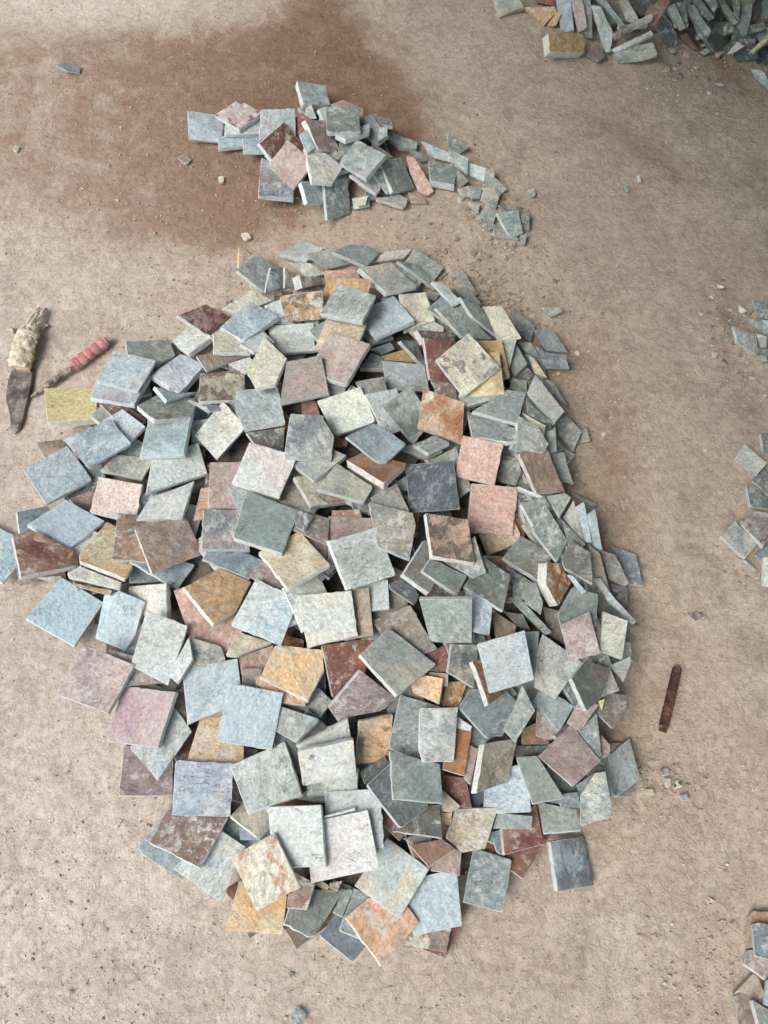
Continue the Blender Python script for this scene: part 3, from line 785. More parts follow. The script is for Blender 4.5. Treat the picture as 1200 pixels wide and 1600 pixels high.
def settle(poly, n, th, bite=.10):
    """distance of the plane with camera-frame normal n so that the slab's underside just clears what is below"""
    w = win(poly, 6); m = inside(poly, PX[w], PY[w])
    if not m.any(): return None
    nr = -(n[0]*RX[w]+n[1]*RY[w]+n[2])
    D = (nr*ZB[w])[m]
    k = max(0, int(len(D)*bite)); Db = np.partition(D, k)[k]    # a few pixels may bite: chipped corners, soft contact
    return w, m, nr, Db-th-.0008
def lay(t, hint=.90):
    poly = t['p']; w = win(poly); m = inside(poly, PX[w], PY[w])
    if m.sum() < 3: return False
    zz = ZB[w][m]; Zm = float(np.median(zz)); cx = RX[w][m].mean(); cy = RY[w][m].mean()
    # resting slope: fit a plane to the points below
    A_ = np.stack([RX[w][m]*zz, RY[w][m]*zz, np.ones(m.sum())], 1); s_, *_ = np.linalg.lstsq(A_, zz, rcond=None)
    nr_ = np.array([s_[0], s_[1], -1.]); nr_ /= np.linalg.norm(nr_)
    up = np.array([0, -cT, -sT])                                # world up in the camera frame (x right, y down, z forward)
    e = math.hypot(*t['e']); th = .0045 if t['g'] == 'L' else min(.05, max(.0104+.0024*((t['i']*37) % 10)/10, e*1.22*Zm/F))
    t['th'] = th
    nz_ = -.9
    for _ in range(6):
        nx = -t['e'][0]*Zm/(F*th)+cx*nz_; ny = -t['e'][1]*Zm/(F*th)+cy*nz_
        nz_ = -math.sqrt(max(.15, 1-nx*nx-ny*ny))
    nh = np.array([nx, ny, nz_]); nh /= np.linalg.norm(nh)
    n = hint*nh+(1-hint)*nr_; n /= np.linalg.norm(n)
    lim = math.cos(R(t.get('maxtilt', 44)))
    for _ in range(20):
        if n.dot(up) >= lim: break
        n = n*.9+up*.1; n /= np.linalg.norm(n)
    r = settle(poly, n, th, .055 if t['lv'] else .28)
    if r is None: return False
    w, m, nr, D = r
    Zt = D/nr
    ZB[w][m] = Zt[m]; IDB[w][m] = t['i']
    pts = []
    for (px, py) in poly:
        x, y = (px-600)/F, (py-800)/F; Z = D/-(n[0]*x+n[1]*y+n[2])
        pts.append(np.array([0, 0, CAM_H])+Z*(x*RIGHT+y*DOWN+FWD))
    t['w'] = pts; t['n'] = n[0]*RIGHT+n[1]*DOWN+n[2]*FWD
    return True
# hidden fill: stones below the ones one can read, laid at random on the core of the heap
FILL = []
frnd = random.Random(11)
for g, cnt, sz in (('M', 130, .098), ('S', 16, .085), ('T', 90, .2)):
    d = dist_in(MASK[g]); ys, xs = np.nonzero(d > (38 if g == 'M' else 26 if g == 'S' else 24))
    for k in range(cnt):
        q = frnd.randrange(len(xs)); px, py = gx[xs[q]], gy[ys[q]]
        Z = ZB[ys[q], xs[q]]; s = sz*F/Z; a = frnd.uniform(0, 3.14)
        asp = frnd.uniform(.75, 1.) if g != 'T' else frnd.uniform(.16, .32)
        if g == 'T': a = R(frnd.gauss(78, 26))
        fy = (sT+(py-800)/F*cT)
        pts = []
        for u, v in ((-.5, -.5), (.5, -.5), (.5, .5), (-.5, .5)):
            x, y = u*s, v*s*asp
            pts.append((px+math.cos(a)*x-math.sin(a)*y, py+(math.sin(a)*x+math.cos(a)*y)*fy))
        code = frnd.choice(['g', 'G', 'gn', 'Gn', 'D', 'n', 'B', 'rn', 'gB', 'nO', 'pn', 'w', 'gk']) if g != 'T' else frnd.choice(['G', 'G', 'gG', 'D', 'Gn', 'nG'])
        e = (frnd.uniform(-22, 10)/4, frnd.uniform(-6, 24)/4)
        FILL.append(dict(p=pts, code=code, e=e, lv=0, i=5000+len(FILL), g=g))
d = dist_in(MASK['M']); ys, xs = np.nonzero((d > 30) & (d < 84) & (PX > 690) & (PY > 400) & (PY < 1240))
for k in range(46):                                            # the steep flank: thin tiles slid down on edge
    q = frnd.randrange(len(xs)); px, py = gx[xs[q]], gy[ys[q]]; a = R(frnd.gauss(62, 16)); s = .088*F/ZB[ys[q], xs[q]]; asp = frnd.uniform(.35, .7)
    pts = [(px+math.cos(a)*x*s-math.sin(a)*y*s*asp, py+math.sin(a)*x*s+math.cos(a)*y*s*asp) for x, y in ((-.5, -.5), (.5, -.5), (.5, .5), (-.5, .5))]
    FILL.append(dict(p=pts, code=frnd.choice(['g', 'G', 'gn', 'Gn', 'G', 'GB', 'Gk', 'Bg']), e=(frnd.uniform(-26, -8)/4, frnd.uniform(2, 12)/4), lv=0, i=5000+len(FILL), g='M'))
FILL = [t for t in FILL if lay(t, .6)]
T.sort(key=lambda t: (t['lv'], t['i']))
T = [t for t in T if lay(t)]
vis = {}
ids, cn = np.unique(IDB[60:-65, 60:-60], return_counts=True)
for a, b_ in zip(ids, cn): vis[int(a)] = int(b_)
for t in T: t['vis'] = vis.get(t['i'], 0)
zs = np.array([np.mean([p[2] for p in t['w']]) for t in T if t['g'] == 'M'])
print('heap heights', zs.min(), np.percentile(zs, [25, 50, 75, 95]), zs.max(), 'tiles', len(T), 'hidden', sum(1 for t in T if t['vis'] < 12))
sz = [math.sqrt(np.linalg.norm(np.cross(t['w'][1]-t['w'][0], t['w'][2]-t['w'][1]))) for t in T if t['g'] == 'M' and len(t['p']) == 4 and t['vis'] > 800]
print('tile size', np.percentile(sz, [10, 50, 90]))

def frame(n, c):
    n = V(n); ax = Vector((1, 0, 0)); ax = (ax-n*ax.dot(n)).normalized(); ay = n.cross(ax)
    return Matrix(((ax.x, ay.x, n.x, c.x), (ax.y, ay.y, n.y, c.y), (ax.z, ay.z, n.z, c.z), (0, 0, 0, 1)))
def hardness(code): return 1. if (code[-1].isdigit() and code[-1] > '2') else .75 if (len(code) > 1 and 'O' in code) else .12
kindT = sorted([t for t in T if t['g'] in 'MSR'], key=lambda t: -t['vis'])
solo = {t['i'] for t in kindT[:300] if t['vis'] > 0}
rest = Acc()
for t in T:
    rnd = random.Random(1000+t['i']); cols, amt = cols_of(t['code'], rnd)
    riv = rnd.uniform(.25, 1.) if not t['code'].endswith('1') else .05
    t['cols'] = cols
    if t['g'] in 'TL' or t['i'] in solo:
        c = sum((V(p) for p in t['w']), Vector())/len(t['w'])-V(t['n'])*t['th']
        M = frame(t['n'], c); a = Acc()
        slab(a, t['w'], t['n'], t['th'], cols, rnd, M.inverted(), amt, riv, chip={'T': 1.3, 'L': 1.5}.get(t['g'], 1.0), hard=hardness(t['code']))
        o = a.build(mats=(FACE, FACE) if t['g'] == 'T' and t['code'] != 'YA' else None, name='slate_tile' if t['g'] in 'MSR' else 'slate_offcut' if t['g'] == 'T' else 'loose_stone'); o.matrix_world = M
        if t['code'] == 'YA': o.name = 'sandstone_block'
        t['o'] = o
    else:
        slab(rest, t['w'], t['n'], t['th'], cols, rnd, Matrix(), amt, riv, simple=True, hard=hardness(t['code']))
shade = Acc()
for t in FILL:
    rnd = random.Random(1000+t['i']); cols, amt = cols_of(t['code'], rnd)
    slab(shade if t['g'] == 'T' else rest, t['w'], t['n'], t['th'], cols, rnd, Matrix(), amt, .5, simple=True)
# what carries the visible stones: more of them, further down, each hidden by the one it carries
urnd = random.Random(21)
for t in T:
    if t['g'] not in 'MST': continue
    c = sum(t['w'])/len(t['w']); d = c-np.array([0, 0, CAM_H]); e1 = np.linalg.norm(t['w'][1]-t['w'][0]); e2 = np.linalg.norm(t['w'][2]-t['w'][1])
    s_ = min(e1, e2)*.64; z = min(p[2] for p in t['w'])-t['th']-.003
    ax = (t['w'][1]-t['w'][0])/e1
    while z > .004:
        k = (CAM_H-z)/-d[2]; cc = np.array([0, 0, CAM_H])+d*k; a = math.atan2(ax[1], ax[0])+urnd.gauss(0, .12); hs = s_*urnd.uniform(.40, .52); hl = hs if t['g'] != 'T' else max(e1, e2)*.38
        tl = np.array([urnd.gauss(0, .07), urnd.gauss(0, .07), 1.]); tl /= np.linalg.norm(tl)
        if e2 > e1 and t['g'] == 'T': hs, hl = hl, hs
        pts = []
        for u, v in ((-hl, -hs), (hl, -hs), (hl, hs), (-hl, hs)):
            x, y = math.cos(a)*u-math.sin(a)*v, math.sin(a)*u+math.cos(a)*v
            pts.append(cc+np.array([x, y, -(tl[0]*x+tl[1]*y)/tl[2]]))
        cols, amt = cols_of(urnd.choice(['g', 'G', 'gn', 'Gn', 'B', 'nG', 'gB', 'w', 'pn']), urnd)
        slab(shade if t['g'] == 'T' else rest, pts, tl, .011, cols, urnd, Matrix(), amt, .5, simple=True)
        z -= urnd.uniform(.0125, .017)
o = rest.build('slate_rubble')
o2 = shade.build('offcut_rubble', (FACE, FACE)); tag(o2, 'jumbled dusty slate offcuts heaped at the shaded far corner', kind='stuff'); tag(o, 'half buried and broken slate filling the gaps of the heaps', kind='stuff')

# the core of crushed stone under the heaps
def core():
    vi = {}; v = []; f = []
    st = 3
    for r in range(0, GH, st):
        for c in range(0, GW, st):
            h = H0[r, c]
            Z = (CAM_H-h)/RAYZ[r, c]; p = np.array([0, 0, CAM_H])+Z*(RX[r, c]*RIGHT+RY[r, c]*DOWN+FWD)
            vi[r, c] = len(v); v.append((p[0], p[1], h-.012+(.006*noise.noise(Vector((p[0]*40, p[1]*40, 0))) if h > .01 else 0)))
    for r in range(0, GH-st, st):
        for c in range(0, GW-st, st):
            if max(H0[r, c], H0[r+st, c], H0[r, c+st], H0[r+st, c+st]) > .012:
                f.append((vi[r, c], vi[r+st, c], vi[r+st, c+st], vi[r, c+st]))
    me = bpy.data.meshes.new('rubble'); me.from_pydata(v, [], f); me.materials.append(simple_mat('crushed_slate', (84, 78, 72), (120, 110, 98), 30, .006))
    bmv = link(bpy.data.objects.new('rubble', me)); tag(bmv, 'crushed stone and dust under the heaps', kind='stuff')
core()

# ------------------------------------------------------------------ ground
def poly_soft(px, py, poly, soft):
    m = inside(poly, px, py).astype(float)
    return m
def ground():
    fx = np.concatenate([np.linspace(-60, -1.75, 14)[:-1], np.linspace(-1.75, 1.75, 390), np.linspace(1.75, 60, 14)[1:]])
    fy = np.concatenate([np.linspace(-40, -.75, 12)[:-1], np.linspace(-.75, 2.75, 390), np.linspace(2.75, 80, 14)[1:]])
    X, Y = np.meshgrid(fx, fy)
    # where each ground point falls in the photograph's survey, to place the damp patches where they lie
    Zc = Y*cT+CAM_H*sT; Zs = np.maximum(Zc, .2)
    U = 600+F*X/Zs; Vv = 800+F*(CAM_H*cT-Y*sT)/Zs
    damp = np.zeros(X.shape); red = np.zeros(X.shape); pale = np.zeros(X.shape)
    damp_poly = [(-300, 30), (60, 30), (250, 35), (420, 30), (520, -80), (540, -5), (590, 60), (650, 140), (690, 190), (680, 240), (560, 310), (470, 340), (360, 410), (160, 390), (40, 350), (-300, 330)]
    big = inside(damp_poly, U, Vv).astype(float)
    nx = len(fx)
    def bl(a, k):
        return blur(a, k)
    damp = np.maximum(damp, bl(big, 6)*np.clip(.52+.5*(U-60)/460, .52, 1))
    def blob(cx, cy, rx, ry, ang=0):
        c, s = math.cos(R(ang)), math.sin(R(ang)); dx, dy = U-cx, Vv-cy
        return np.exp(-(((dx*c+dy*s)/rx)**2+((-dx*s+dy*c)/ry)**2))
    red = .75*blob(340, 330, 95, 45, -10)+.55*blob(1010, 240, 110, 26, 36)+.5*blob(860, 560, 90, 60)+.5*blob(960, 760, 60, 170)+.35*blob(640, 90, 60, 70)+.35*blob(980, 1130, 50, 90)+.3*blob(60, 250, 130, 110)+.3*blob(480, 350, 220, 40)
    damp = np.clip(damp*.8+.35*blob(1150, 110, 150, 50, 30)+.25*blob(950, 700, 70, 300), 0, 1)
    pale = 1.3*blob(150, 5, 190, 34)+.5*blob(100, 620, 260, 330)+.75*blob(150, 1350, 380, 360)+.25*blob(760, 60, 120, 60)
    rn = np.random.RandomState(3)
    inner = ((np.abs(X) < 1.75) & (Y > -.75) & (Y < 2.75))
    z = np.zeros(X.size); P = np.stack([X.ravel(), Y.ravel()], 1); ii = np.nonzero(inner.ravel())[0]
    for k in ii:
        x, y = P[k]
        a = noise.noise(Vector((x*5, y*5, 1)))*.5+noise.noise(Vector((x*17, y*17, 4)))*.3+noise.noise(Vector((x*45, y*45, 7)))*.42
        z[k] = -.0035+.0036*a+.0011*noise.noise(Vector((x*95+3, y*95, 9)))
    me = bpy.data.meshes.new('ground'); nv = X.size; ny = len(fy)
    idx = np.arange(nv).reshape(ny, nx)
    F4 = np.stack([idx[:-1, :-1], idx[:-1, 1:], idx[1:, 1:], idx[1:, :-1]], -1).reshape(-1, 4)
    me.vertices.add(nv); me.vertices.foreach_set('co', np.stack([X.ravel(), Y.ravel(), z], 1).ravel().astype(np.float32))
    me.loops.add(F4.size); me.loops.foreach_set('vertex_index', F4.ravel().astype(np.int32))
    me.polygons.add(len(F4)); me.polygons.foreach_set('loop_start', np.arange(0, F4.size, 4, dtype=np.int32)); me.polygons.foreach_set('loop_total', np.full(len(F4), 4, np.int32))
    me.update(calc_edges=True); me.polygons.foreach_set('use_smooth', [True]*len(F4))
    at = me.attributes.new('soil', 'FLOAT_VECTOR', 'POINT'); at.data.foreach_set('vector', np.stack([damp.ravel(), np.clip(red, 0, 1).ravel(), np.clip(pale, 0, 1).ravel()], 1).ravel().astype(np.float32))
    m, nt, b, n, L, mapr, mix, mth, nz, stretch, bump = NT('packed_earth')
    v = n('ShaderNodeTexCoord').outputs['Object']
    sp = n('ShaderNodeSeparateXYZ'); L(n('ShaderNodeAttribute', attribute_name='soil').outputs['Vector'], sp.inputs[0])
    big = nz(v, 2.6, 6, .6, .4); med = nz(v, 13, 8, .68, .15); fine = nz(v, 75, 8, .75); grit = nz(v, 320, 4, .7)
    dry = mix(mapr(med, .36, .64, t='LINEAR'), lin((172, 156, 140)), lin((199, 185, 168)))
    dry = mix(mapr(big, .35, .65, 0., .6), dry, lin((176, 158, 145)))
    dry = mix(mapr(nz(v, 1.3, 5, .55, .2), .45, .6, 0., .5), dry, lin((180, 165, 150)))
    dry = mix(mapr(nz(v, 30, 9, .8, .2), .53, .62, 0., .45), dry, lin((196, 186, 174)))
    # muddy darker scuffs
    dry = mix(mapr(nz(v, 7, 9, .74, .3), .50, .70, 0., .6), dry, lin((138, 122, 108)))
    dw = mth('ADD', sp.outputs[0], mth('MULTIPLY', mth('SUBTRACT', med, .5), 1.5))
    dw = mth('MULTIPLY', mapr(dw, .15, .72), mapr(sp.outputs[0], .02, .2))
    col = mix(mth('MULTIPLY', dw, .92), dry, mix(mapr(med, .35, .65, t='LINEAR'), lin((112, 86, 68)), lin((144, 117, 97))))
    rw = mth('MULTIPLY', mapr(mth('ADD', sp.outputs[1], mth('MULTIPLY', mth('SUBTRACT', med, .5), 1.1)), .12, .8), mapr(sp.outputs[1], .02, .2))
    col = mix(mth('MULTIPLY', rw, .62), col, lin((142, 112, 92)))
    pw = mth('MULTIPLY', sp.outputs[2], mapr(med, .3, .6, .3, 1.))
    col = mix(mth('MULTIPLY', pw, .6), col, lin((206, 196, 184)))
    col = mix(1., col, mix(mapr(fine, .28, .72, t='LINEAR'), (.74, .73, .72), (1.20, 1.20, 1.20)), 'MULTIPLY')
    col = mix(1., col, mix(mapr(grit, .3, .7, t='LINEAR'), (.82, .82, .82), (1.16, 1.16, 1.16)), 'MULTIPLY')
    vor = n('ShaderNodeTexVoronoi', _Scale=95.); L(v, vor.inputs['Vector'])
    peb = mth('MULTIPLY', mapr(vor.outputs['Distance'], .12, .26, 1., 0.), mapr(nz(v, 40, 3), .52, .6))
    col = mix(mth('MULTIPLY', peb, .55), col, lin((196, 190, 180)))
    L(col, b.inputs['Base Color']); b.inputs['Roughness'].default_value = .92; b.inputs['Specular IOR Level'].default_value = .2
    h = mth('ADD', mth('MULTIPLY', med, 1.6), mth('ADD', mth('MULTIPLY', fine, 1.), mth('MULTIPLY', grit, .3)))
    h = mth('ADD', h, mth('MULTIPLY', peb, .35))
    cr = mapr(mth('ABSOLUTE', mth('SUBTRACT', nz(v, 18, 4, .5, .5), .5)), 0., .012, -.16, 0.)
    h = mth('ADD', h, cr)
    fl = mapr(nz(v, 48, 7, .72, .2), .46, .60)
    h = mth('ADD', h, mth('MULTIPLY', fl, .42))
    L(bump(h, .0030, .85), b.inputs['Normal'])
    me.materials.append(m)
    tag(link(bpy.data.objects.new('ground', me)), kind='structure')
ground()

# ------------------------------------------------------------------ loose grit: chips and crumbs nobody could count
def lump(acc, c, r, rnd, flat=.6):
    n = rnd.randint(4, 6); a0 = rnd.uniform(0, 6.28); pts = []
    for k in range(n):
        a = a0+k*6.283/n+rnd.uniform(-.3, .3); q = r*rnd.uniform(.6, 1.15); pts.append((c[0]+math.cos(a)*q, c[1]+math.sin(a)*q*rnd.uniform(.6, 1)))
    h = r*flat*rnd.uniform(.5, 1.1); b0 = len(acc[0])
    tx, ty = rnd.uniform(-.25, .25), rnd.uniform(-.25, .25)
    for (x, y) in pts: acc[0].append((x, y, c[2]-.002))
    for (x, y) in pts: acc[0].append((c[0]+(x-c[0])*.82, c[1]+(y-c[1])*.82, c[2]+h*.8+(x-c[0])*tx+(y-c[1])*ty))
    acc[0].append((c[0]+rnd.uniform(-.2, .2)*r, c[1]+rnd.uniform(-.2, .2)*r, c[2]+h))
    for k in range(n):
        j = (k+1) % n; acc[1].append((b0+k, b0+j, b0+n+j, b0+n+k)); acc[1].append((b0+n+k, b0+n+j, b0+2*n))
def crumbs(name, label, spec, mat, seed):
    rnd = random.Random(seed); acc = ([], [])
    for (cx, cy, rx, ry, ang, cnt, r0, r1, flat) in spec:
        c_, s_ = math.cos(R(ang)), math.sin(R(ang))
        for k in range(cnt):
            if rx > 900: u, v = rnd.uniform(-60, 1260), rnd.uniform(-60, 1660)
            else: a, b_ = rnd.gauss(0, 1)*rx, rnd.gauss(0, 1)*ry; u, v = cx+a*c_-b_*s_, cy+a*s_+b_*c_
            i, j = int((v-Y0)/GS), int((u-X0)/GS)
            if not (0 <= i < GH and 0 <= j < GW) or H0[i, j] > .02 or IDB[i, j] >= 0: continue
            r = r0*(r1/r0)**(rnd.random()**2.2); w = world_at(u, v); lump(acc, (w[0], w[1], -.0015), r, rnd, flat)
    me = bpy.data.meshes.new(name); me.from_pydata(acc[0], [], acc[1]); me.materials.append(mat)
    tag(link(bpy.data.objects.new(name, me)), label, kind='stuff')
def vmat(name, cols):
    m, nt, b, n, L, mapr, mix, mth, nz, stretch, bump = NT(name)
    g = n('ShaderNodeNewGeometry'); r = n('ShaderNodeValToRGB'); L(g.outputs['Random Per Island'], r.inputs[0]); r.color_ramp.interpolation = 'CONSTANT'
    e = r.color_ramp.elements
    while len(e) < len(cols): e.new(.5)
    for k, c in enumerate(cols): e[k].position = k/len(cols); e[k].color = (*lin(c), 1)
    v = n('ShaderNodeTexCoord').outputs['Object']; f = nz(v, 300, 4, .7)
    L(mix(1., r.outputs[0], mix(mapr(f, .3, .7, t='LINEAR'), (.75, .75, .75), (1.2, 1.2, 1.2)), 'MULTIPLY'), b.inputs['Base Color']); b.inputs['Roughness'].default_value = .9
    return m
earthc = [(172, 158, 144), (184, 172, 160), (160, 146, 132), (176, 162, 148), (196, 188, 176), (166, 152, 138)]
crumbs('gravel', 'fine crumbs of soil and stone scattered over the earth', [
    (0, 0, 999, 0, 0, 6500, .0006, .0034, .5), (100, 1450, 130, 120, 0, 200, .001, .005, .5), (1060, 1230, 60, 50, 0, 260, .001, .004, .5), (1120, 1480, 70, 80, 0, 260, .001, .006, .7),
    (250, 270, 120, 60, 0, 300, .001, .005, .7), (900, 640, 60, 90, 0, 260, .001, .005, .7)], vmat('soil_crumbs', earthc), 5)
slatec = [(150, 148, 138), (126, 128, 120), (176, 168, 150), (168, 150, 130), (140, 130, 116), (190, 180, 164)]
crumbs('slate_chips', 'thin slate chips and flakes strewn along the foot of the heaps', [
    (770, 340, 55, 22, 58, 330, .002, .011, .35), (745, 455, 45, 22, 40, 380, .002, .012, .35), (805, 500, 25, 50, -35, 160, .002, .010, .35), (900, 700, 22, 90, -12, 140, .0015, .008, .35),
    (960, 960, 20, 110, 0, 110, .0015, .007, .35), (1035, 1215, 40, 34, 0, 40, .002, .006, .4), (1150, 500, 40, 30, 40, 150, .002, .009, .35), (1150, 590, 40, 25, 20, 60, .002, .008, .35),
    (1160, 900, 30, 30, 0, 50, .002, .008, .35), (560, 330, 90, 16, 10, 110, .002, .008, .35), (1060, 90, 60, 25, 35, 130, .002, .012, .4), (860, 470, 40, 40, 0, 70, .0015, .007, .35),
    (0, 0, 999, 0, 0, 420, .0015, .006, .35), (330, 480, 60, 60, 0, 50, .002, .006, .35), (160, 690, 60, 12, 0, 30, .002, .006, .35)], vmat('chip_stone', slatec), 6)

# ------------------------------------------------------------------ words for every stone
WORD = dict(w='pale grey', b='light blue', B='slate blue', g='grey-green', G='dark green', D='charcoal', k='cream', y='yellow', Y='mustard', o='orange', O='rusty',
            P='salmon', q='pale pink', p='mauve', r='maroon', n='brown', m='rose mauve', v='violet', A='tan')
ORD = ['first', 'second', 'third', 'fourth', 'fifth', 'sixth', 'seventh', 'eighth', 'ninth', 'tenth', 'eleventh', 'twelfth', 'thirteenth', 'fourteenth', 'fifteenth', 'sixteenth', 'seventeenth', 'eighteenth', 'nineteenth', 'twentieth']
LM = {'M': [((110, 633), 'yellow tile', 'thick square yellow tile on the earth beside the chisel tip'),
            ((675, 760), 'charcoal tile', 'dark ridged charcoal tile lying square in the middle of the large heap'),
            ((465, 1305), 'blank white tile', 'smooth plain pale grey tile overlapping the other blank one at the near foot'),
            ((690, 650), 'rusty topped tile', 'rusty brown tile with cream flaked corners above the charcoal tile'),
            ((392, 1115), 'smooth blue tile', 'smooth pale blue tile over the orange tile with a dark vein'),
            ((68, 865), 'maroon edge tile', 'maroon and pink streaked tile on the knife side edge of the large heap'),
            ((315, 1240), 'violet tile', 'speckled violet blue tile half under the orange veined tile'),
            ((870, 915), 'golden tile', 'golden brown tile showing a thick cream edge on the steep bar side flank'),
            ((770, 797), 'salmon tile', 'salmon pink tile with a grey corner below the other pink tile'),
            ((597, 1455), 'near orange tile', 'orange tile with pink corner at the nearest foot of the large heap'),
            ((790, 1040), 'wrinkled blue tile', 'light blue wrinkled tile lying on a rusty tile above the bar side flank'),
            ((540, 470), 'crest tile', 'grey green mottled tile leaning over the two orange ones near the far crest'),
            ((230, 1118), 'rose tile', 'rose mauve tile with a cream corner at the knife side of the large heap')],
      'S': [((455, 255), 'tan square tile', 'tan square tile lying topmost on the small far heap'),
            ((655, 275), 'long pink sliver', 'long salmon pink sliver wedged in the middle of the small far heap'),
            ((796, 350), 'tail tile', 'largest pale tile at the trailing end of the small far heap')],
      'R': [((1170, 540), 'far edge flakes', ''), ((1165, 780), 'edge heap', ''), ((1190, 1470), 'near edge slabs', '')],
      'T': [((883, 68), 'ochre block', 'rough ochre sandstone block lying in front of the slate offcuts')],
      'L': [((455, 255), 'small far heap', ''), ((40, 560), 'knife', ''), ((1046, 1095), 'iron bar', ''), ((870, 915), 'large heap', '')]}
GRP = {'M': 'slate tiles of the large heap', 'S': 'slate tiles of the small far heap', 'R': 'slate pieces at the bar side edge', 'T': 'slate offcuts in the shaded pile', 'L': 'loose stones on the earth'}
NOUN = {'M': 'tile', 'S': 'tile', 'R': 'slab', 'T': 'offcut', 'L': 'stone'}
def give_words():
    mid = lambda t: (sum(p[0] for p in t['p'])/len(t['p']), sum(p[1] for p in t['p'])/len(t['p']))
    things = [t for t in T if 'o' in t]
    rows = {}
    own = {}
    for g, ls in LM.items():
        for (c, short, full) in ls:
            if not full: continue
            best = min((t for t in things if t['g'] == g), key=lambda t: (mid(t)[0]-c[0])**2+(mid(t)[1]-c[1])**2)
            own[best['i']] = full
    for t in things:
        x, y = mid(t); g = t['g']
        c, short, full = min(LM[g], key=lambda l: (l[0][0]-x)**2+(l[0][1]-y)**2)
        dx, dy = x-c[0], y-c[1]
        if g == 'R':
            side = 'among'
        else:
            side = ('bar' if dx > 0 else 'knife') if abs(dx) > abs(dy) else ('near' if dy > 0 else 'far')
        a = WORD[t['code'][0]]
        rows.setdefault((g, a, short, side), []).append((dx*dx+dy*dy if g != 'R' else y, t, a))
    for (g, a, short, side), lst in rows.items():
        lst.sort(key=lambda r: r[0])
        for k, (_, t, _) in enumerate(lst):
            code = t['code']; b_ = WORD[code[1]].replace(' ', '-') if len(code) > 1 and code[1].isalpha() else ''
            if t['i'] in own: lab = own[t['i']]
            else:
                nn = NOUN[g]; n5 = 'five-sided ' if len(t['p']) == 5 and g in 'MS' else ''
                one = '' if len(lst) == 1 else ', '+ORD[k]+(' such' if len(lst) > 1 else '')
                place = ('among the %s counted from the far end' % short) if g == 'R' else 'on the %s side of the %s' % (side, short)
                if g == 'R' and len(lst) == 1: place = 'among the %s' % short
                sep = one+' ' if one else ' '
                cands = ['%s%s %s%s%s%s' % (n5, a, nn, ' with '+b_+' patches' if b_ else '', sep, place), '%s %s%s%s%s' % (a, nn, ' with '+b_+' patches' if b_ else '', sep, place), '%s-mottled %s %s%s%s' % (b_.split('-')[-1] if b_ else '', a, nn, sep, place) if b_ else '', '%s %s%s%s' % (a, nn, sep, place)]
                import re
                lab = next(x for x in cands if x and (len(re.findall(r"[A-Za-z0-9]+", x)) <= 16 or x is cands[-1]))
            cat = {'M': 'tile', 'S': 'tile', 'R': 'tile', 'T': 'offcut', 'L': 'stone'}[g]
            if t['o'].name.startswith('sandstone'): cat = 'block'
            tag(t['o'], lab, cat, GRP[g] if cat != 'block' else None)
give_words()

# ------------------------------------------------------------------ unseen roof and awning, added to shade the far corner
def shed():
    nrm = Vector((.86, .51, 0)); tan = Vector((-.51, .86, 0)); d0 = -.22; z0 = 2.15  # roof out of view, its edge set for the light falloff across the ground
    root = link(bpy.data.objects.new('added_shade_roof', None)); root.location = (2.2, 1.8, 0)
    tag(root, 'rusty corrugated iron roof on wooden posts over the stone yard', 'roof')
    def part(name, v, f, mat):
        me = bpy.data.meshes.new(name); me.from_pydata([tuple(Vector(p)-root.location) for p in v], [], f); me.materials.append(mat)
        o = link(bpy.data.objects.new(name, me)); o.parent = root; return o
    v = []; f = []
    N = 260; th = .002
    for i in range(N+1):
        t = -4+9*i/N; h = .018*math.sin(t*80)
        for side in (0, 1):
            for (d, rise) in ((d0, 0), (d0+6.5, -.5)):
                p = nrm*d+tan*t; v.append((p.x, p.y, z0+h+rise+side*th))
    for i in range(N):
        a = i*4; b_ = a+4
        f += [(a, a+1, b_+1, b_), (a+2, b_+2, b_+3, a+3), (a, b_, b_+2, a+2), (a+1, a+3, b_+3, b_+1)]
    part('shade_roof_sheet', v, f, simple_mat('rusty_iron', (58, 50, 46), (84, 66, 54), 3, .002))
    v = []; f = []  # second, lower sheet out of view, added to darken the far corner
    for i in range(N+1):
        t = -1.6+6*i/N; h = .018*math.sin(t*80)
        for side in (0, 1):
            for d in (.86, 4.0):
                q = nrm*d+tan*t; v.append((q.x, q.y, 1.26+h+side*th-(d-1.02)*.08))
    for i in range(N):
        a = i*4; b_ = a+4
        f += [(a, a+1, b_+1, b_), (a+2, b_+2, b_+3, a+3), (a, b_, b_+2, a+2), (a+1, a+3, b_+3, b_+1)]
    part('added_shade_awning', v, f, bpy.data.materials['rusty_iron'])
    wood = simple_mat('grey_timber', (92, 78, 64), (130, 112, 92), 4, .003, stretchv=(6, 6, 1))
    def box(name, c, ux, uy, uz):
        v = [Vector(c)+Vector(ux)*a+Vector(uy)*b_+Vector(uz)*d for a in (-1, 1) for b_ in (-1, 1) for d in (-1, 1)]
        part(name, v, [(0, 1, 3, 2), (4, 6, 7, 5), (0, 4, 5, 1), (2, 3, 7, 6), (0, 2, 6, 4), (1, 5, 7, 3)], wood)
    for t in (-3.6, 4.6):
        for d in (d0+.2, d0+3.2, d0+6.2):
            p = nrm*d+tan*t; zt = z0-.03-.5*(d-d0)/6.5
            box('post', (p.x, p.y, zt/2), nrm*.05, tan*.05, (0, 0, zt/2))
shed()

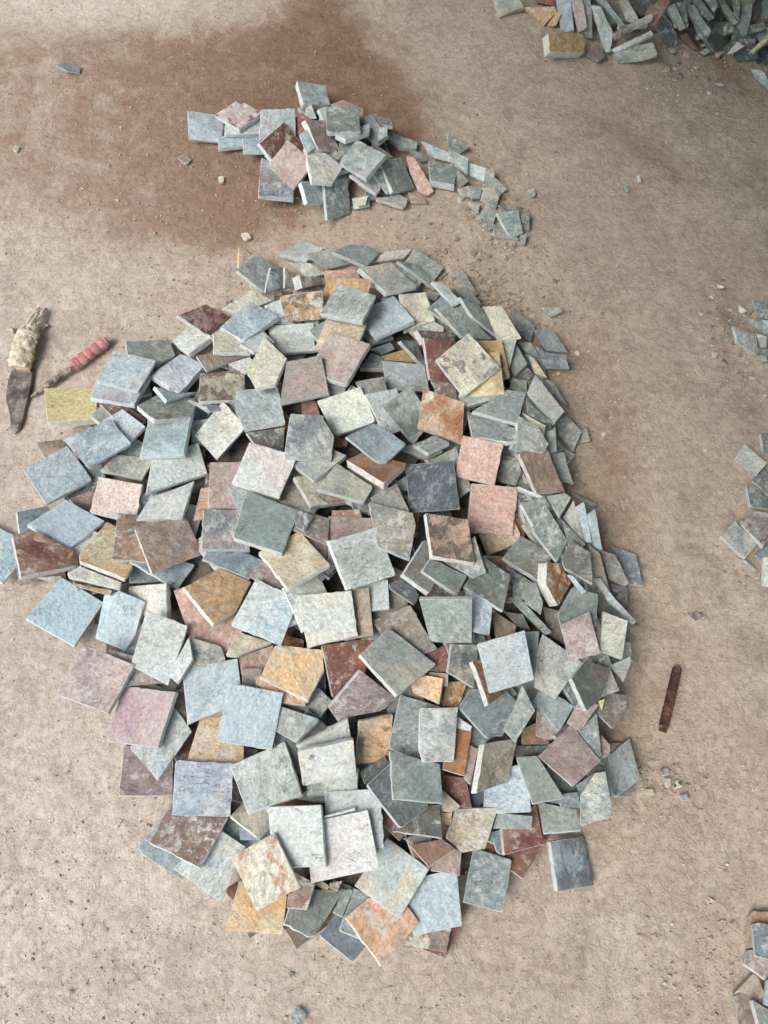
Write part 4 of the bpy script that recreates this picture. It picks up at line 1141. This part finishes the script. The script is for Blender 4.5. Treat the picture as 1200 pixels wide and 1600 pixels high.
# ------------------------------------------------------------------ tools lying on the earth
def mesh_obj(name, v, f, mat, parent=None, smooth=True, loc=None):
    me = bpy.data.meshes.new(name)
    if parent is not None: v = [tuple(Vector(p)-parent.location) for p in v]
    me.from_pydata([tuple(p) for p in v], [], f); me.materials.append(mat)
    me.polygons.foreach_set('use_smooth', [smooth]*len(f)); me.update(); me.set_sharp_from_angle(angle=R(40))
    o = link(bpy.data.objects.new(name, me))
    if parent is not None: o.parent = parent
    return o
def tube(path, radf, seg=20, wob=None, up=Vector((0, 0, 1)), caps=True):
    """path: points; radf(t, a) -> (side radius, vertical radius) scale"""
    v = []; f = []; n = len(path)
    for i, p in enumerate(path):
        p = Vector(p); d = (Vector(path[min(i+1, n-1)])-Vector(path[max(i-1, 0)])).normalized(); sx = d.cross(up).normalized(); uz = sx.cross(d)
        for k in range(seg):
            a = k*2*math.pi/seg; rs, rv = radf(i/(n-1), a)
            v.append(p+sx*math.cos(a)*rs+uz*math.sin(a)*rv)
    for i in range(n-1):
        for k in range(seg):
            j = (k+1) % seg; f.append((i*seg+k, i*seg+j, (i+1)*seg+j, (i+1)*seg+k))
    if caps: f += [tuple(reversed(range(seg))), tuple((n-1)*seg+k for k in range(seg))]
    return v, f
def at(px, py, z=0.): return V(world_at(px, py, z))
def lerp(a, b_, n): return [a+(b_-a)*(i/(n-1)) for i in range(n)]
def knife():
    root = link(bpy.data.objects.new('knife', None)); root.location = at(30, 620); tag(root, 'worn knife with rust stained blade and rag wrapped handle lying on the earth', 'knife')
    steel = simple_mat('stained_steel', (78, 68, 64), (128, 118, 110), 22, .0012, rough=.6, c2=(150, 142, 132), metal=.25)
    out = [(17.5, 577), (30, 576), (51.7, 578), (50, 594), (47.8, 610), (44, 624), (40, 637), (36.5, 655), (32.5, 668), (27, 674), (22, 677.5), (18, 675), (17, 668), (15.5, 650), (12, 636), (9.5, 626), (9, 615), (10.5, 604), (14, 590)]
    P = [at(x, y, .006) for x, y in out]; c = sum(P, Vector())/len(P); n = len(P)
    v = []
    for p in P: v.append(Vector((p.x, p.y, .002)))
    for p in P: v.append(Vector((p.x, p.y, .0052)))
    for p in P: v.append(c+(p-c)*.93+Vector((0, 0, .0012)))
    for p in P: v.append(c+(p-c)*.5+Vector((0, 0, .0022)))
    v.append(c+Vector((0, 0, .0022)))
    f = [tuple(reversed(range(n)))]
    for r_ in range(3):
        for k in range(n): j = (k+1) % n; f.append((r_*n+k, r_*n+j, (r_+1)*n+j, (r_+1)*n+k))
    for k in range(n): f.append((3*n+k, 3*n+(k+1) % n, 4*n))
    f = [tuple(reversed(q)) for q in f]
    mesh_obj('blade', v, f, steel, root, False)
    wood = simple_mat('pale_wood', (176, 152, 118), (204, 184, 150), 30, .001, stretchv=(1, 4, 1))
    a, b_ = at(36.5, 580, .011), at(42.5, 556, .014)
    v, f = tube(lerp(a, b_, 12), lambda t, q: (.0165+.001*math.sin(q*2), .0085+.0015*t)); mesh_obj('handle', v, f, wood, root)
    rag = simple_mat('rag_cloth', (184, 170, 148), (212, 202, 182), 26, .0035, c2=(160, 144, 122), stretchv=(1, 1, 1))
    rr = random.Random(4)
    # wrapped cloth: a fat bundle with slanting folds
    path = [at(x, y, z) for x, y, z in ((29.5, 576, .013), (31.5, 568, .015), (34, 556, .017), (37, 544, .019), (40.5, 532, .021), (44.5, 522, .021), (50, 514, .018), (55, 508, .014))]
    pts = []
    for i in range(len(path)-1): pts += lerp(path[i], path[i+1], 9)[:-1]
    pts.append(path[-1])
    def rad(t, q):
        w = .0185+.0050*math.sin(min(1, t*1.5)*math.pi*.8)-.012*max(0, t-.72)/.28*1.2
        ph = t*15+q*1.0+2.2*noise.noise(Vector((math.cos(q)*1.2, math.sin(q)*1.2, t*4)))
        fold = .0024*abs(math.sin(ph))+.0016*abs(math.sin(t*24-q*1.0+4*noise.noise(Vector((q, t*6, 2)))))+.0030*noise.noise(Vector((math.cos(q)*2, math.sin(q)*2, t*9)))
        return (max(.004, w+fold*1.2), max(.004, w*.62+fold*1.2))
    v, f = tube(pts, rad, 48); mesh_obj('wrapping', v, f, rag, root)
    # the loose end of the rag, twisted up and away
    def cloth(pa, pb, w0, w1, z0, z1, seed, tw=1.0, bulge=.008, name='rag_end'):
        v = []; f = []; N, K = 26, 12
        for i in range(N):
            t = i/(N-1); c = pa.lerp(pb, t); c.z = z0+(z1-z0)*t+bulge*math.sin(t*math.pi); d = (pb-pa).normalized(); sx = Vector((d.y, -d.x, 0)); w = w0+(w1-w0)*t
            for k in range(K+1):
                u = k/K-.5; hz = math.cos(u*9+tw*t*5+seed)*.0042*(1-.3*t)+noise.noise(Vector((u*4, t*5, seed)))*.004
                if t > .85: w_ = w*(1+.25*noise.noise(Vector((k*2.1, seed, 1))))
                else: w_ = w
                v.append(c+sx*u*w_*(1+.15*math.sin(t*9+seed))+Vector((0, 0, max(.001-c.z, hz+abs(u)*-.008)))+d*noise.noise(Vector((k*.9, seed, 3)))*.008*t)
        for i in range(N-1):
            for k in range(K): a = i*(K+1)+k; f.append((a, a+1, a+K+2, a+K+1))
        o = mesh_obj(name, v, f, rag, root); so = o.modifiers.new('thick', 'SOLIDIFY'); so.thickness = .0012
    cloth(at(44, 532), at(71, 485), .017, .024, .026, .012, 1.7, .5, .004)
    cloth(at(47, 530), at(66, 492), .020, .012, .030, .018, 2.9, .4, .003)
    cloth(at(48, 530), at(73, 506), .028, .020, .018, .006, 4.1, .8, .004)
    cloth(at(26, 520), at(12, 515), .016, .007, .016, .004, 6.3, .6, .003)
    cloth(at(36, 572), at(56, 560), .014, .010, .022, .008, 8.8, .6, .003)
knife()
def chisel():
    root = link(bpy.data.objects.new('stone_chisel', None)); root.location = at(105, 575); tag(root, 'pointed stone chisel with a ribbed pink rubber grip beside the yellow tile', 'chisel')
    iron = simple_mat('mortar_crusted_iron', (96, 84, 74), (176, 162, 142), 60, .0022, c2=(70, 60, 54))
    a, b_ = at(48, 620.5, .005), at(124, 567, .012)
    v, f = tube(lerp(a, b_, 30), lambda t, q: ((lambda r: (r, r))((.0022+.0055*min(1, t*3.4))*(1+.12*noise.noise(Vector((q, t*14, 2)))))), 14); mesh_obj('shaft', v, f, iron, root)
    pink = simple_mat('pink_rubber', (182, 112, 110), (200, 150, 144), 24, .0026, c2=(208, 178, 166), rough=.6)
    pts = lerp(at(116, 571, .012), at(165.5, 533, .0125), 90)
    def rad(t, q):
        r = .0118+.0024*abs(math.sin(t*math.pi*5.0+.35+.18*math.sin(q)))**.8+.0016*max(0, 1-t*14)
        r *= 1+.04*noise.noise(Vector((q, t*8, 5)))
        return r, r
    v, f = tube(pts, rad, 32); mesh_obj('grip', v, f, pink, root)
    v, f = tube([pts[0]+(pts[0]-pts[5])*.0, pts[0]+(pts[0]-pts[5])*.45], lambda t, q: (.0138-.001*t, .0138-.001*t), 28); mesh_obj('grip_lip', v, f, pink, root)
    c0 = at(164, 534, .0125); c1 = at(171.5, 529.5, .0125)
    v, f = tube(lerp(c0, c1, 8), lambda t, q: (.0085+.0006*math.sin(q*3), .0085), 16); mesh_obj('striking_end', v, f, iron, root)
chisel()
def bar():
    rust = simple_mat('rusted_iron_bar', (62, 42, 36), (100, 70, 56), 45, .0025, c2=(134, 118, 100))
    pts = lerp(at(1058.5, 1043, .008), at(1035, 1143, .004), 60)
    def rad(t, q):
        r = .0092*(1+.08*noise.noise(Vector((q*1.3, t*22, 5)))+.05*math.sin(t*70)*(.3 < t))*(1 if t < .93 else .82); return r*(1-.25*max(0, .04-t)/.04), r
    v, f = tube(pts, rad, 22); o = mesh_obj('iron_bar', v, f, rust); tag(o, 'short rusted iron bar half sunk in the earth beyond the heap foot', 'bar')
    o2v, o2f = [], []
bar()
def stalk():
    dry = simple_mat('dry_straw', (196, 164, 128), (214, 188, 152), 30, .0008)
    pts = [at(372, 419, .004), at(372.5, 410, .010), at(373, 398, .018), at(374, 388, .022), at(377, 385, .020), at(383, 391, .012), at(390, 399, .003)]
    q = []
    for i in range(len(pts)-1): q += lerp(pts[i], pts[i+1], 5)[:-1]
    q.append(pts[-1])
    v, f = tube(q, lambda t, a: (.0026*(1-.5*t), .0008), 8); tag(mesh_obj('dry_stalk', v, f, dry), 'curled strip of dry straw standing at the far foot of the large heap', 'straw')
stalk()
